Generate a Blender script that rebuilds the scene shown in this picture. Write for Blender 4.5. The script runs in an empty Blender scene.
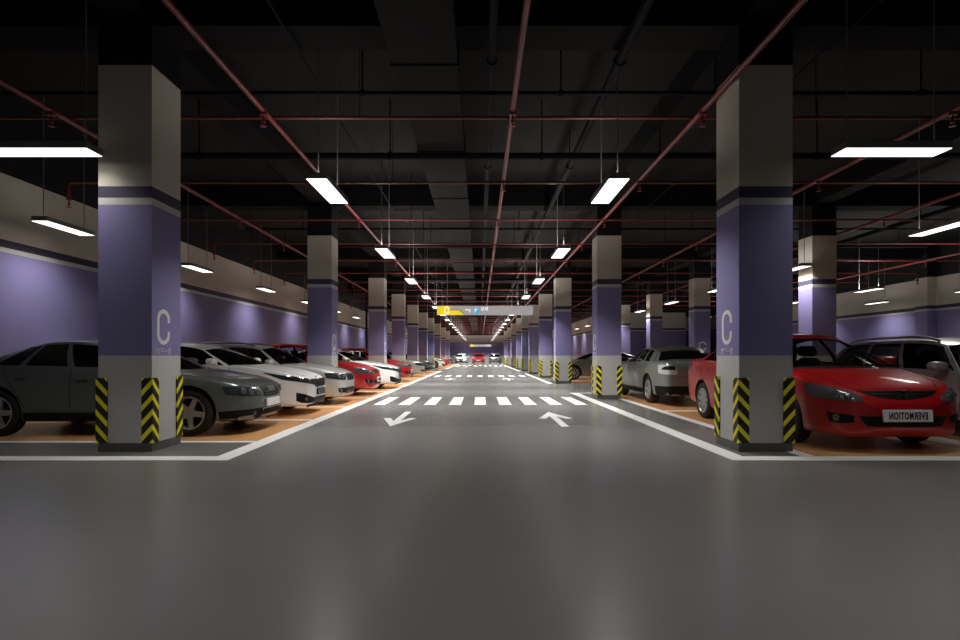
import bpy, bmesh, math, random
from mathutils import Vector, Matrix
from mathutils.bvhtree import BVHTree

random.seed(7)
S = bpy.context.scene
COL = S.collection
PI = math.pi

# ------------------------------------------------------------------ helpers
def lin(c):
    out = []
    for v in c[:3]:
        v = v / 255.0
        out.append(v / 12.92 if v <= 0.04045 else ((v + 0.055) / 1.055) ** 2.4)
    return (out[0], out[1], out[2], 1.0)

def mat(name, rgb, rough=0.6, metal=0.0, coat=0.0, spec=0.5, emit=None, estr=0.0,
        noise=0.0, nscale=8.0, bump=0.0, bscale=60.0, alpha=1.0):
    m = bpy.data.materials.new(name)
    m.use_nodes = True
    nt = m.node_tree
    b = nt.nodes['Principled BSDF']
    c = lin(rgb)
    b.inputs['Base Color'].default_value = c
    b.inputs['Roughness'].default_value = rough
    b.inputs['Metallic'].default_value = metal
    b.inputs['Coat Weight'].default_value = coat
    b.inputs['Coat Roughness'].default_value = 0.06
    b.inputs['Specular IOR Level'].default_value = spec
    if emit:
        b.inputs['Emission Color'].default_value = lin(emit)
        b.inputs['Emission Strength'].default_value = estr
    if noise > 0 or bump > 0:
        tc = nt.nodes.new('ShaderNodeTexCoord')
    if noise > 0:
        n = nt.nodes.new('ShaderNodeTexNoise')
        n.inputs['Scale'].default_value = nscale
        n.inputs['Detail'].default_value = 5
        nt.links.new(tc.outputs['Object'], n.inputs['Vector'])
        mx = nt.nodes.new('ShaderNodeMix'); mx.data_type = 'RGBA'
        mx.inputs[6].default_value = tuple(v * (1 - noise) for v in c[:3]) + (1,)
        mx.inputs[7].default_value = tuple(min(1, v * (1 + noise)) for v in c[:3]) + (1,)
        nt.links.new(n.outputs['Fac'], mx.inputs[0])
        nt.links.new(mx.outputs[2], b.inputs['Base Color'])
    if bump > 0:
        n2 = nt.nodes.new('ShaderNodeTexNoise')
        n2.inputs['Scale'].default_value = bscale
        nt.links.new(tc.outputs['Object'], n2.inputs['Vector'])
        bp = nt.nodes.new('ShaderNodeBump')
        bp.inputs['Strength'].default_value = bump
        bp.inputs['Distance'].default_value = 0.01
        nt.links.new(n2.outputs['Fac'], bp.inputs['Height'])
        nt.links.new(bp.outputs['Normal'], b.inputs['Normal'])
    return m

def glass_mat(name, tint, opacity, rough=0.03):
    """thin car glass: see-through tinted film with a glossy surface"""
    m = bpy.data.materials.new(name); m.use_nodes = True
    nt = m.node_tree
    for n in list(nt.nodes): nt.nodes.remove(n)
    out = nt.nodes.new('ShaderNodeOutputMaterial')
    tr = nt.nodes.new('ShaderNodeBsdfTransparent'); tr.inputs[0].default_value = lin(tint)
    pr = nt.nodes.new('ShaderNodeBsdfPrincipled')
    pr.inputs['Base Color'].default_value = lin((10, 11, 11))
    pr.inputs['Roughness'].default_value = rough
    mx = nt.nodes.new('ShaderNodeMixShader'); mx.inputs[0].default_value = opacity
    nt.links.new(tr.outputs[0], mx.inputs[1]); nt.links.new(pr.outputs[0], mx.inputs[2])
    nt.links.new(mx.outputs[0], out.inputs['Surface'])
    return m

def band_mat(name, stops, rough=0.55, top=6.0):
    """wall paint in horizontal bands by height (object z)"""
    m = bpy.data.materials.new(name); m.use_nodes = True
    nt = m.node_tree; b = nt.nodes['Principled BSDF']
    b.inputs['Roughness'].default_value = rough
    b.inputs['Specular IOR Level'].default_value = 0.3
    tc = nt.nodes.new('ShaderNodeTexCoord')
    sp = nt.nodes.new('ShaderNodeSeparateXYZ'); nt.links.new(tc.outputs['Object'], sp.inputs[0])
    dv = nt.nodes.new('ShaderNodeMath'); dv.operation = 'DIVIDE'; dv.inputs[1].default_value = top
    nt.links.new(sp.outputs[2], dv.inputs[0])
    r = nt.nodes.new('ShaderNodeValToRGB'); r.color_ramp.interpolation = 'CONSTANT'
    els = r.color_ramp.elements
    els[0].position = 0.0; els[0].color = lin(stops[0][1])
    els[1].position = stops[1][0] / top; els[1].color = lin(stops[1][1])
    for z, c in stops[2:]:
        e = els.new(z / top); e.color = lin(c)
    nt.links.new(dv.outputs[0], r.inputs[0])
    n = nt.nodes.new('ShaderNodeTexNoise'); n.inputs['Scale'].default_value = 1.7; n.inputs['Detail'].default_value = 6
    nt.links.new(tc.outputs['Object'], n.inputs['Vector'])
    mr = nt.nodes.new('ShaderNodeMapRange'); mr.inputs[3].default_value = 0.93; mr.inputs[4].default_value = 1.05
    nt.links.new(n.outputs['Fac'], mr.inputs[0])
    mx = nt.nodes.new('ShaderNodeMix'); mx.data_type = 'RGBA'; mx.blend_type = 'MULTIPLY'; mx.inputs[0].default_value = 1.0
    nt.links.new(r.outputs[0], mx.inputs[6]); nt.links.new(mr.outputs[0], mx.inputs[7])
    nt.links.new(mx.outputs[2], b.inputs['Base Color'])
    return m

def link(name, me, parent=None, loc=None):
    o = bpy.data.objects.new(name, me)
    COL.objects.link(o)
    if parent is not None: o.parent = parent
    if loc is not None: o.location = loc
    return o

def bm_mesh(bm, name, mats, smooth=False, angle=0.6):
    bmesh.ops.recalc_face_normals(bm, faces=bm.faces[:])
    me = bpy.data.meshes.new(name)
    bm.to_mesh(me); bm.free()
    for m in (mats if isinstance(mats, (list, tuple)) else [mats]): me.materials.append(m)
    if smooth:
        me.polygons.foreach_set('use_smooth', [True] * len(me.polygons))
        me.set_sharp_from_angle(angle=angle)
    return me

def obj(name, bm, mats, parent=None, loc=None, smooth=False, angle=0.6):
    return link(name, bm_mesh(bm, name, mats, smooth, angle), parent, loc)

def tag(o, label, cat, group=None):
    o['label'] = label; o['category'] = cat
    if group: o['group'] = group
    return o

def thing(name, label, cat, loc=(0, 0, 0), rz=0.0, group=None):
    o = bpy.data.objects.new(name, None); COL.objects.link(o)
    o.location = loc; o.rotation_euler = (0, 0, rz); o.empty_display_size = 0.2
    return tag(o, label, cat, group)

def struct(o):
    o['kind'] = 'structure'; return o

def dup(root, loc, rz=None, label=None, group=None, skip=()):
    r = root.copy(); COL.objects.link(r); r.location = loc
    if rz is not None: r.rotation_euler = (0, 0, rz)
    if label: r['label'] = label
    if group: r['group'] = group
    for ch in list(root.children):
        if ch.name.split('.')[0] in skip: continue
        c = ch.copy(); COL.objects.link(c); c.parent = r
        for g in list(ch.children):
            d = g.copy(); COL.objects.link(d); d.parent = c
    return r

def box(bm, x0, x1, y0, y1, z0, z1, bev=0.0, mi=0):
    r = bmesh.ops.create_cube(bm, size=1.0)
    vs = r['verts']
    for v in vs:
        v.co = Vector(((x0 + x1) / 2 + v.co.x * (x1 - x0), (y0 + y1) / 2 + v.co.y * (y1 - y0), (z0 + z1) / 2 + v.co.z * (z1 - z0)))
    fs = set(f for v in vs for f in v.link_faces)
    for f in fs: f.material_index = mi
    if bev > 0:
        es = list(set(e for v in vs for e in v.link_edges))
        bmesh.ops.bevel(bm, geom=es, offset=bev, segments=2, affect='EDGES', profile=0.5)

def tube(bm, p0, p1, r, n=10, cap=True, r2=None):
    p0 = Vector(p0); p1 = Vector(p1); d = (p1 - p0); L = d.length
    if L < 1e-6: return
    M = Matrix.Translation((p0 + p1) / 2) @ d.to_track_quat('Z', 'Y').to_matrix().to_4x4()
    bmesh.ops.create_cone(bm, cap_ends=cap, segments=n, radius1=r, radius2=(r if r2 is None else r2), depth=L, matrix=M)

def sweep(bm, pts, r, n=8):
    """round tube along a polyline"""
    pts = [Vector(p) for p in pts]
    rings = []
    for i, p in enumerate(pts):
        if i == 0: t = pts[1] - pts[0]
        elif i == len(pts) - 1: t = pts[-1] - pts[-2]
        else: t = (pts[i + 1] - pts[i]).normalized() + (pts[i] - pts[i - 1]).normalized()
        t.normalize()
        up = Vector((0, 0, 1)) if abs(t.z) < 0.95 else Vector((1, 0, 0))
        a = t.cross(up).normalized(); b = a.cross(t).normalized()
        rings.append([bm.verts.new(p + a * r * math.cos(2 * PI * k / n) + b * r * math.sin(2 * PI * k / n)) for k in range(n)])
    for i in range(len(rings) - 1):
        for k in range(n):
            bm.faces.new((rings[i][k], rings[i][(k + 1) % n], rings[i + 1][(k + 1) % n], rings[i + 1][k]))
    bm.faces.new(rings[0]); bm.faces.new(rings[-1][::-1])

def lathe(bm, prof, n=24, axis='Y', mi=0, closed=True):
    """prof: list of (r, h) revolved round an axis through the origin"""
    rings = []
    for r, h in prof:
        ring = []
        for k in range(n):
            a = 2 * PI * k / n
            c, s = r * math.cos(a), r * math.sin(a)
            co = (c, h, s) if axis == 'Y' else (c, s, h)
            ring.append(bm.verts.new(co))
        rings.append(ring)
    m = len(rings)
    for i in range(m if closed else m - 1):
        a, b = rings[i], rings[(i + 1) % m]
        for k in range(n):
            f = bm.faces.new((a[k], a[(k + 1) % n], b[(k + 1) % n], b[k])); f.material_index = mi
    if not closed:
        if prof[0][0] > 1e-4: bm.faces.new(rings[0]).material_index = mi
        if prof[-1][0] > 1e-4: bm.faces.new(rings[-1][::-1]).material_index = mi

def prism(bm, pts2, z0, z1, mi=0):
    lo = [bm.verts.new((x, y, z0)) for x, y in pts2]
    hi = [bm.verts.new((x, y, z1)) for x, y in pts2]
    n = len(pts2)
    f = [bm.faces.new(lo[::-1]), bm.faces.new(hi)]
    for i in range(n): f.append(bm.faces.new((lo[i], lo[(i + 1) % n], hi[(i + 1) % n], hi[i])))
    for q in f: q.material_index = mi

def text_mesh(body, size, depth, m, wide=1.0, bold=0.0):
    cu = bpy.data.curves.new('lettering', 'FONT')
    cu.body = body; cu.size = size; cu.extrude = depth; cu.offset = bold * size; cu.space_character = 1.0 + 6 * bold; cu.align_x = 'CENTER'; cu.align_y = 'CENTER'
    o = bpy.data.objects.new('lettering_source', cu); COL.objects.link(o)
    dg = bpy.context.evaluated_depsgraph_get()
    me = bpy.data.meshes.new_from_object(o.evaluated_get(dg))
    bpy.data.objects.remove(o); bpy.data.curves.remove(cu)
    if me.vertices:
        xs = [v.co.x for v in me.vertices]; ys = [v.co.y for v in me.vertices]
        cx, cy = (min(xs) + max(xs)) / 2, (min(ys) + max(ys)) / 2
        for v in me.vertices:
            v.co.x = (v.co.x - cx) * wide; v.co.y -= cy
    me.materials.clear(); me.materials.append(m)
    return me

def pchip(pts):
    """smooth monotone curve through (x, y) points"""
    X = [p[0] for p in pts]; Y = [p[1] for p in pts]; n = len(X)
    h = [X[i + 1] - X[i] for i in range(n - 1)]; dl = [(Y[i + 1] - Y[i]) / h[i] for i in range(n - 1)]
    if n == 2: D = [dl[0], dl[0]]
    else:
        D = [dl[0]] + [0.0] * (n - 2) + [dl[-1]]
        for i in range(1, n - 1):
            if dl[i - 1] * dl[i] > 0:
                w1 = 2 * h[i] + h[i - 1]; w2 = h[i] + 2 * h[i - 1]
                D[i] = (w1 + w2) / (w1 / dl[i - 1] + w2 / dl[i])
    def f(x):
        if x <= X[0]: return Y[0]
        if x >= X[-1]: return Y[-1]
        i = 0
        while x > X[i + 1]: i += 1
        t = (x - X[i]) / h[i]
        return ((1 + 2 * t) * (1 - t) ** 2 * Y[i] + t * (1 - t) ** 2 * h[i] * D[i]
                + t * t * (3 - 2 * t) * Y[i + 1] + t * t * (t - 1) * h[i] * D[i + 1])
    return f

def catmull(P, k=3):
    """centripetal Catmull-Rom through 2-D points, k steps per segment"""
    P = [Vector((p[0], p[1], 0)) for p in P]
    Q = [P[0] * 2 - P[1]] + P + [P[-1] * 2 - P[-2]]
    out = []
    for i in range(1, len(Q) - 2):
        p0, p1, p2, p3 = Q[i - 1:i + 3]
        t0 = 0.0; t1 = t0 + max((p1 - p0).length, 1e-5) ** 0.5; t2 = t1 + max((p2 - p1).length, 1e-5) ** 0.5; t3 = t2 + max((p3 - p2).length, 1e-5) ** 0.5
        for j in range(k):
            t = t1 + (t2 - t1) * j / k
            a1 = p0 * ((t1 - t) / (t1 - t0)) + p1 * ((t - t0) / (t1 - t0))
            a2 = p1 * ((t2 - t) / (t2 - t1)) + p2 * ((t - t1) / (t2 - t1))
            a3 = p2 * ((t3 - t) / (t3 - t2)) + p3 * ((t - t2) / (t3 - t2))
            b1 = a1 * ((t2 - t) / (t2 - t0)) + a2 * ((t - t0) / (t2 - t0))
            b2 = a2 * ((t3 - t) / (t3 - t1)) + a3 * ((t - t1) / (t3 - t1))
            c = b1 * ((t2 - t) / (t2 - t1)) + b2 * ((t - t1) / (t2 - t1))
            out.append((c.x, c.y))
    out.append((P[-1].x, P[-1].y))
    return out

def lerp(a, b, t): return a + (b - a) * t
def vl(a, b, t): return Vector(a).lerp(Vector(b), t)
def resample(pts, n):
    pts = [Vector(p) for p in pts]
    d = [0.0]
    for a, b in zip(pts, pts[1:]): d.append(d[-1] + (b - a).length)
    T = d[-1]; out = []
    for i in range(n + 1):
        s = T * i / n; k = 0
        while k < len(pts) - 2 and s > d[k + 1]: k += 1
        seg = d[k + 1] - d[k]
        out.append(pts[k].lerp(pts[k + 1], 0 if seg < 1e-9 else min(1, (s - d[k]) / seg)))
    return out

# lamp and exposure settings
EXPO = 0.45
LAMP_W = 80.0
LAMP_SPREAD = 124
DIFF_E = 1.5
UP_W = 20.0
BACK = 0.17
# ------------------------------------------------------------------ materials
GREY_LO, PURPLE, WHITE_B, DARK_P, GREY_UP, BLACK = (184, 183, 180), (126, 120, 163), (190, 188, 183), (62, 58, 80), (196, 188, 175), (15, 14, 14)
def bands(top): return [(0, GREY_LO), (1.148, PURPLE), (2.936, WHITE_B), (3.008, DARK_P), (3.145, GREY_UP), (top, BLACK)]
M_WALL = band_mat('banded_wall_paint', bands(4.30), top=7)
M_COL_NEAR = band_mat('banded_column_paint_tall', bands(4.61), top=7)
M_COL = band_mat('banded_column_paint', bands(4.30), top=7)
M_CEIL = mat('black_painted_ceiling', (34, 33, 31), 0.9, spec=0.1, noise=0.15)
M_BEAM = mat('black_painted_beam', (22, 21, 20), 0.9, spec=0.1, noise=0.15)
M_PLINTH = mat('dark_grey_plinth_paint', (88, 86, 84), 0.5, noise=0.08)
M_LINE = mat('white_floor_paint', (244, 243, 240), 0.32, noise=0.05, nscale=5)
M_ORANGE = mat('orange_bay_paint', (214, 158, 104), 0.26, noise=0.07, nscale=2.0)
M_LETTER = mat('white_lettering', (214, 212, 206), 0.5)
M_REDPIPE = mat('red_pipe_paint', (116, 38, 38), 0.5)
M_BLACKPIPE = mat('dark_pipe_paint', (16, 16, 16), 0.8, spec=.15)
M_DUCT = mat('grey_duct_metal', (26, 26, 25), 0.9, spec=.15, noise=0.1)
M_ROD = mat('steel_rod', (104, 102, 98), 0.6)
M_HOUSE = mat('grey_lamp_housing', (120, 120, 120), 0.5)
M_DIFF = mat('lit_diffuser', (255, 255, 255), 0.5, emit=(255, 250, 244), estr=DIFF_E)
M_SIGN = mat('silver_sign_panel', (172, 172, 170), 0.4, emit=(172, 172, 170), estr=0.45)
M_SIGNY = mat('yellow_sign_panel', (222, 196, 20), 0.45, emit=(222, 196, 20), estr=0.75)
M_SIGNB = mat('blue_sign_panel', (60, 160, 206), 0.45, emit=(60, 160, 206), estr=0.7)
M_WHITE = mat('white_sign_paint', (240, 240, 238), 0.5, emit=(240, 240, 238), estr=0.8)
M_GREYLINE = mat('grey_sign_paint', (130, 130, 128), 0.5)
M_YEL = mat('yellow_rubber', (222, 206, 26), 0.5)
M_BLK = mat('black_rubber', (30, 27, 27), 0.6)

def guard_mat():
    """yellow and black chevron stripes rising to the guarded corner (uv: distance from corner, height)"""
    m = bpy.data.materials.new('chevron_guard_rubber'); m.use_nodes = True
    nt = m.node_tree; b = nt.nodes['Principled BSDF']; b.inputs['Roughness'].default_value = 0.5
    uv = nt.nodes.new('ShaderNodeUVMap'); sp = nt.nodes.new('ShaderNodeSeparateXYZ')
    nt.links.new(uv.outputs[0], sp.inputs[0])
    def mth(op, a=None, bb=None, va=0.0, vb=0.0):
        n = nt.nodes.new('ShaderNodeMath'); n.operation = op
        n.inputs[0].default_value = va; n.inputs[1].default_value = vb
        if a is not None: nt.links.new(a, n.inputs[0])
        if bb is not None: nt.links.new(bb, n.inputs[1])
        return n.outputs[0]
    v = mth('ADD', mth('MULTIPLY', sp.outputs[0], vb=1.1), sp.outputs[1])
    v = mth('ADD', v, vb=0.098)
    fr = mth('FRACT', mth('DIVIDE', v, vb=0.181))
    st = mth('LESS_THAN', fr, vb=0.40)
    mx = nt.nodes.new('ShaderNodeMix'); mx.data_type = 'RGBA'
    mx.inputs[6].default_value = lin((30, 26, 26)); mx.inputs[7].default_value = lin((238, 230, 24))
    nt.links.new(st, mx.inputs[0]); nt.links.new(mx.outputs[2], b.inputs['Base Color'])
    return m
M_GUARD = guard_mat()

def floor_mat():
    m = bpy.data.materials.new('grey_epoxy_floor'); m.use_nodes = True
    nt = m.node_tree; b = nt.nodes['Principled BSDF']
    tc = nt.nodes.new('ShaderNodeTexCoord')
    mp = nt.nodes.new('ShaderNodeMapping'); mp.inputs['Scale'].default_value = (0.5, 1.3, 1.0)
    nt.links.new(tc.outputs['Object'], mp.inputs['Vector'])
    n = nt.nodes.new('ShaderNodeTexNoise'); n.inputs['Scale'].default_value = 1.2; n.inputs['Detail'].default_value = 1.5
    nt.links.new(mp.outputs[0], n.inputs['Vector'])
    r = nt.nodes.new('ShaderNodeMix'); r.data_type = 'RGBA'
    r.inputs[6].default_value = lin((112, 112, 111)); r.inputs[7].default_value = lin((116, 116, 114))
    nt.links.new(n.outputs['Fac'], r.inputs[0]); nt.links.new(r.outputs[2], b.inputs['Base Color'])
    mr = nt.nodes.new('ShaderNodeMapRange'); mr.inputs[3].default_value = 0.255; mr.inputs[4].default_value = 0.265
    nt.links.new(n.outputs['Fac'], mr.inputs[0]); nt.links.new(mr.outputs[0], b.inputs['Roughness'])
    n2 = nt.nodes.new('ShaderNodeTexNoise'); n2.inputs['Scale'].default_value = 3.5; n2.inputs['Detail'].default_value = 0.5
    nt.links.new(mp.outputs[0], n2.inputs['Vector'])
    bp = nt.nodes.new('ShaderNodeBump'); bp.inputs['Strength'].default_value = 0.04; bp.inputs['Distance'].default_value = 0.01
    nt.links.new(n2.outputs['Fac'], bp.inputs['Height'])
    b.inputs['Specular IOR Level'].default_value = 0.3
    return m
M_FLOOR = floor_mat()

# cars
P_GREY = mat('dark_grey_car_paint', (98, 103, 100), 0.32, metal=0.45, coat=0.7)
P_SILVER = mat('silver_car_paint', (178, 177, 173), 0.34, metal=0.2, coat=0.7)
P_PALE = mat('pale_grey_car_paint', (132, 137, 132), 0.32, metal=0.4, coat=0.7)
P_WHITE = mat('white_car_paint', (250, 250, 249), 0.3, coat=0.7)
P_RED = mat('red_car_paint', (172, 17, 19), 0.35, coat=0.6)
M_TYRE = mat('black_tyre_rubber', (22, 22, 22), 0.75)
M_RIM = mat('silver_wheel_alloy', (164, 164, 160), 0.35, metal=0.4)
M_LAMPC = mat('clear_headlamp_glass', (84, 89, 92), 0.12, spec=0.6, coat=0.6)
M_RIMD = mat('dark_wheel_well', (12, 12, 12), 0.8)
M_TRIM = mat('black_car_plastic', (17, 17, 17), 0.8, spec=.2)
M_INT = mat('dark_car_interior', (34, 33, 32), 0.8)
M_SEAT = mat('grey_seat_cloth', (74, 72, 70), 0.85)
M_CHROME = mat('chrome_trim', (205, 205, 205), 0.16, metal=1.0)
M_GRILLE = mat('black_grille', (13, 13, 14), 0.55, spec=.25)
M_BADGE = mat('silver_badge', (150, 150, 150), 0.3, metal=.35)
M_LAMP = mat('dark_headlamp_glass', (44, 48, 51), 0.10, spec=0.6, coat=0.6)
M_BULB = mat('headlamp_reflector', (104, 108, 110), 0.25, metal=0.6)
M_RAIL = mat('grey_roof_rail', (112, 110, 106), 0.5)
M_TAIL = mat('red_tail_lamp', (120, 12, 12), 0.15, coat=0.6)
M_TAILW = mat('pale_tail_lamp', (205, 205, 202), 0.2)
M_PLATE = mat('pale_number_plate', (240, 240, 238), 0.4)
M_PLATED = mat('black_number_plate', (16, 16, 18), 0.35)
M_INK = mat('black_plate_ink', (18, 18, 18), 0.5)
G_DARK = glass_mat('dark_tinted_glass', (60, 62, 62), 0.92)
G_CLEAR = glass_mat('clear_car_glass', (236, 241, 239), 0.12)
G_MID = glass_mat('smoked_car_glass', (150, 150, 144), 0.32)
# ------------------------------------------------------------------ cars
# d = distance from the front bumper; local x points forward, origin on the ground below the car's centre
class Car:
    def __init__(s, sp):
        s.sp = sp; s.L = sp['L']
        s.zt = pchip(sp['zt']); s.zs = pchip(sp['zs']); s.zb = pchip(sp['zb']); s.hw = pchip(sp['hw'])
        s.ax = [sp['fo'], sp['fo'] + sp['wb']]

    def P(s, d, y, z): return Vector((s.L / 2 - d, y, z))

    def section(s, d, k=3):
        hw, zb, zs, zt = s.hw(d), s.zb(d), s.zs(d), s.zt(d)
        H = zs - zb; g = s.sp
        c0, c1 = g['dc0'] + 0.06, g['dd0'] - 0.06
        cab = max(0.0, min(1.0, (d - c0) / 0.10)) * max(0.0, min(1.0, (c1 - d) / 0.10))
        P = [(0, zb), (.55 * hw, zb), (.84 * hw, zb + .004), (.945 * hw, zb + .03), (.98 * hw, zb + .12 * H + .02), (.997 * hw, zb + .40 * H), (1.0 * hw, zb + .68 * H),
             (.985 * hw, zb + .86 * H), (.95 * hw, zs)]
        hood = [(.885 * hw, zs + .40 * (zt - zs)), (.74 * hw, zs + .70 * (zt - zs)), (.42 * hw, zs + .93 * (zt - zs)), (0, zt)]
        cb = [(.925 * hw, zs - .03), (.90 * hw, zs - .16), (.45 * hw, zs - .17), (0, zs - .17)]
        P += [(lerp(a[0], b[0], cab), lerp(a[1], b[1], cab)) for a, b in zip(hood, cb)]
        return catmull(P, k)

    def build_body(s):
        g = s.sp; L = s.L
        ds = [0, .012, .03, .055, .085, .12, .16, .21, .27, .34, .42]
        x = .5
        while x < L - .5: ds.append(x); x += .06
        ds += [L - .5, L - .42, L - .34, L - .27, L - .21, L - .16, L - .12, L - .085, L - .055, L - .03, L - .012, L]
        for e in (g['dc0'] + .06, g['dc0'] + .11, g['dc0'] + .16, g['dd0'] - .06, g['dd0'] - .11, g['dd0'] - .16): ds.append(e)
        ds = sorted(set(round(v, 4) for v in ds))
        bm = bmesh.new(); rings = []
        def ring(d, scale=1.0, off=0.0):
            h = s.section(d)
            zc = (h[0][1] + h[-1][1]) / 2
            pts = [(y * scale, zc + (z - zc) * scale) for y, z in h]
            full = pts + [(-y, z) for y, z in pts[-2:0:-1]]
            return [bm.verts.new(s.P(d + off, y, z)) for y, z in full]
        rings.append(ring(0, .35, -.040)); rings.append(ring(0, .7, -.032)); rings.append(ring(0, .9, -.017))
        for d in ds: rings.append(ring(d))
        rings.append(ring(L, .9, .012)); rings.append(ring(L, .7, .024)); rings.append(ring(L, .35, .03))
        n = len(rings[0])
        for a, b in zip(rings, rings[1:]):
            for k in range(n): bm.faces.new((a[k], a[(k + 1) % n], b[(k + 1) % n], b[k]))
        bm.faces.new(rings[0]); bm.faces.new(rings[-1][::-1])
        bmesh.ops.recalc_face_normals(bm, faces=bm.faces[:])
        bm.normal_update()
        s.bvh = BVHTree.FromBMesh(bm)
        # cabin floor and what lies under the screens is dark
        for f in bm.faces:
            c = f.calc_center_median(); d = L / 2 - c.x
            hw = max(.1, s.hw(d)); t = min(1, abs(c.y) / (.93 * hw))
            if f.normal.z > .3 and c.z > s.zs(d) - .3 and g['dcc'] + (g['dc0'] - g['dcc']) * t * t + .03 < d < g['ddc'] - (g['ddc'] - g['dd0']) * t * t - .03 and abs(c.y) < .915 * hw:
                f.material_index = 1
        return bm

    # points on the body surface
    def f(s, y, z):
        h = s.bvh.ray_cast(Vector((s.L / 2 + 1, y, z)), Vector((-1, 0, 0)))
        return h[0] if h[0] is not None else s.P(0.3, y, z)
    def r(s, y, z):
        h = s.bvh.ray_cast(Vector((-s.L / 2 - 1, y, z)), Vector((1, 0, 0)))
        return h[0] if h[0] is not None else s.P(s.L - .3, y, z)
    def side(s, d, z, sg=1):
        h = s.bvh.ray_cast(Vector((s.L / 2 - d, sg * 2, z)), Vector((0, -sg, 0)))
        return h[0] if h[0] is not None else s.P(d, sg * s.hw(d), z)
    def top(s, d, y):
        h = s.bvh.ray_cast(Vector((s.L / 2 - d, y, 3)), Vector((0, 0, -1)))
        return h[0] if h[0] is not None else s.P(d, y, s.zt(d))
    def pt(s, q, sg=1):
        k = q[0]
        if k == 'f': return s.f(q[1] * sg, q[2])
        if k == 'r': return s.r(q[1] * sg, q[2])
        if k == 's': return s.side(q[1], q[2], sg)
        if k == 't': return s.top(q[1], q[2] * sg)
    def panel(s, bm, topq, botq, off=.006, n=16, m=6, sg=1, mi=0):
        A = resample([s.pt(q, sg) for q in topq], n); B = resample([s.pt(q, sg) for q in botq], n)
        V, W = [], []
        for i in range(n + 1):
            a, b = [], []
            for j in range(m + 1):
                p = A[i].lerp(B[i], j / m)
                h = s.bvh.find_nearest(p)
                a.append(bm.verts.new(h[0] + h[1] * off)); b.append(bm.verts.new(h[0] - h[1] * .008))
            V.append(a); W.append(b)
        F = []
        for i in range(n):
            for j in range(m):
                F.append((V[i][j], V[i + 1][j], V[i + 1][j + 1], V[i][j + 1]))
                F.append((W[i][j + 1], W[i + 1][j + 1], W[i + 1][j], W[i][j]))
        for i in range(n):
            F.append((V[i][0], W[i][0], W[i + 1][0], V[i + 1][0])); F.append((V[i + 1][m], W[i + 1][m], W[i][m], V[i][m]))
        for j in range(m):
            F.append((V[0][j + 1], W[0][j + 1], W[0][j], V[0][j])); F.append((V[n][j], W[n][j], W[n][j + 1], V[n][j + 1]))
        for q in F:
            try: bm.faces.new(q).material_index = mi
            except ValueError: pass
    def seam(s, bm, qs, w=.006, n=24, off=.0022, sg=1):
        P = resample([s.pt(q, sg) for q in qs], n); pr = None
        H = [s.bvh.find_nearest(p) for p in P]
        for i in range(n + 1):
            t = (H[min(n, i + 1)][0] - H[max(0, i - 1)][0])
            if t.length < 1e-6: continue
            t.normalize(); nn = H[i][1]; sd = t.cross(nn).normalized() * w / 2
            c = H[i][0]
            cur = [bm.verts.new(c + sd + nn * off), bm.verts.new(c - sd + nn * off), bm.verts.new(c - sd - nn * .004), bm.verts.new(c + sd - nn * .004)]
            if pr:
                for k in range(4): bm.faces.new((pr[k], pr[(k + 1) % 4], cur[(k + 1) % 4], cur[k]))
            pr = cur

    # greenhouse surfaces
    def setup_cabin(s):
        g = s.sp
        s.zr = pchip(g['zr']); s.yr = pchip(g['yr'])
    def belt(s, u):
        d = lerp(s.sp['dc0'], s.sp['dd0'], u)
        return s.P(d, s.hw(d) * .945, s.zs(d) - .004)
    def roofside(s, u):
        d = lerp(s.sp['rf0'], s.sp['rr0'], u)
        return s.P(d, s.yr(u), s.zr(u))
    def S_side(s, u, v):
        p = s.belt(u).lerp(s.roofside(u), v)
        p.y += .035 * 4 * v * (1 - v) * (.35 + .65 * math.sin(PI * min(1, max(0, u))))
        return p
    def S_roof(s, u, t):
        g = s.sp; ed = s.roofside(u)
        df = lerp(g['rfc'], g['rf0'], t * t); dr = lerp(g['rrc'], g['rr0'], t * t)
        return s.P(lerp(df, dr, u), t * s.yr(u), s.zr(u) + g['crown'] * (1 - abs(t) ** 2.6) + g.get('drop', 0.0) * 0)
    def S_front(s, t, v):
        g = s.sp; b1 = s.belt(0)
        d0 = lerp(g['dcc'], g['dc0'], t * t)
        zc = s.zt(g['dcc']) - .006
        b = s.P(d0, t * b1.y, lerp(zc, b1.z, abs(t) ** 2.2))
        p = b.lerp(s.S_roof(0, t), v)
        k = .035 * 4 * v * (1 - v) * (1 - t * t)
        p.x += k * .5; p.z += k
        return p
    def S_rear(s, t, v):
        g = s.sp; b1 = s.belt(1)
        d0 = lerp(g['ddc'], g['dd0'], t * t)
        zc = s.zt(g['ddc']) - .006
        b = s.P(d0, t * b1.y, lerp(zc, b1.z, abs(t) ** 2.2))
        p = b.lerp(s.S_roof(1, t), v)
        k = .03 * 4 * v * (1 - v) * (1 - t * t)
        p.x -= k * .5; p.z += k
        return p

def lines(cuts, step):
    cuts = sorted(set(cuts)); out = []
    for a, b in zip(cuts, cuts[1:]):
        n = max(1, int(math.ceil((b - a) / step)))
        out += [a + (b - a) * i / n for i in range(n)]
    return out + [cuts[-1]]

def patch(bm, fn, us, vs, skip=None, mi=0):
    V = [[bm.verts.new(fn(u, v)) for v in vs] for u in us]
    for i in range(len(us) - 1):
        for j in range(len(vs) - 1):
            uc, vc = (us[i] + us[i + 1]) / 2, (vs[j] + vs[j + 1]) / 2
            if skip and skip(uc, vc): continue
            f = bm.faces.new((V[i][j], V[i + 1][j], V[i + 1][j + 1], V[i][j + 1])); f.material_index = mi

def solid(bm, thick):
    """give an open sheet a thickness, inwards"""
    bmesh.ops.remove_doubles(bm, verts=bm.verts[:], dist=.0006)
    bmesh.ops.recalc_face_normals(bm, faces=bm.faces[:])

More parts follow.
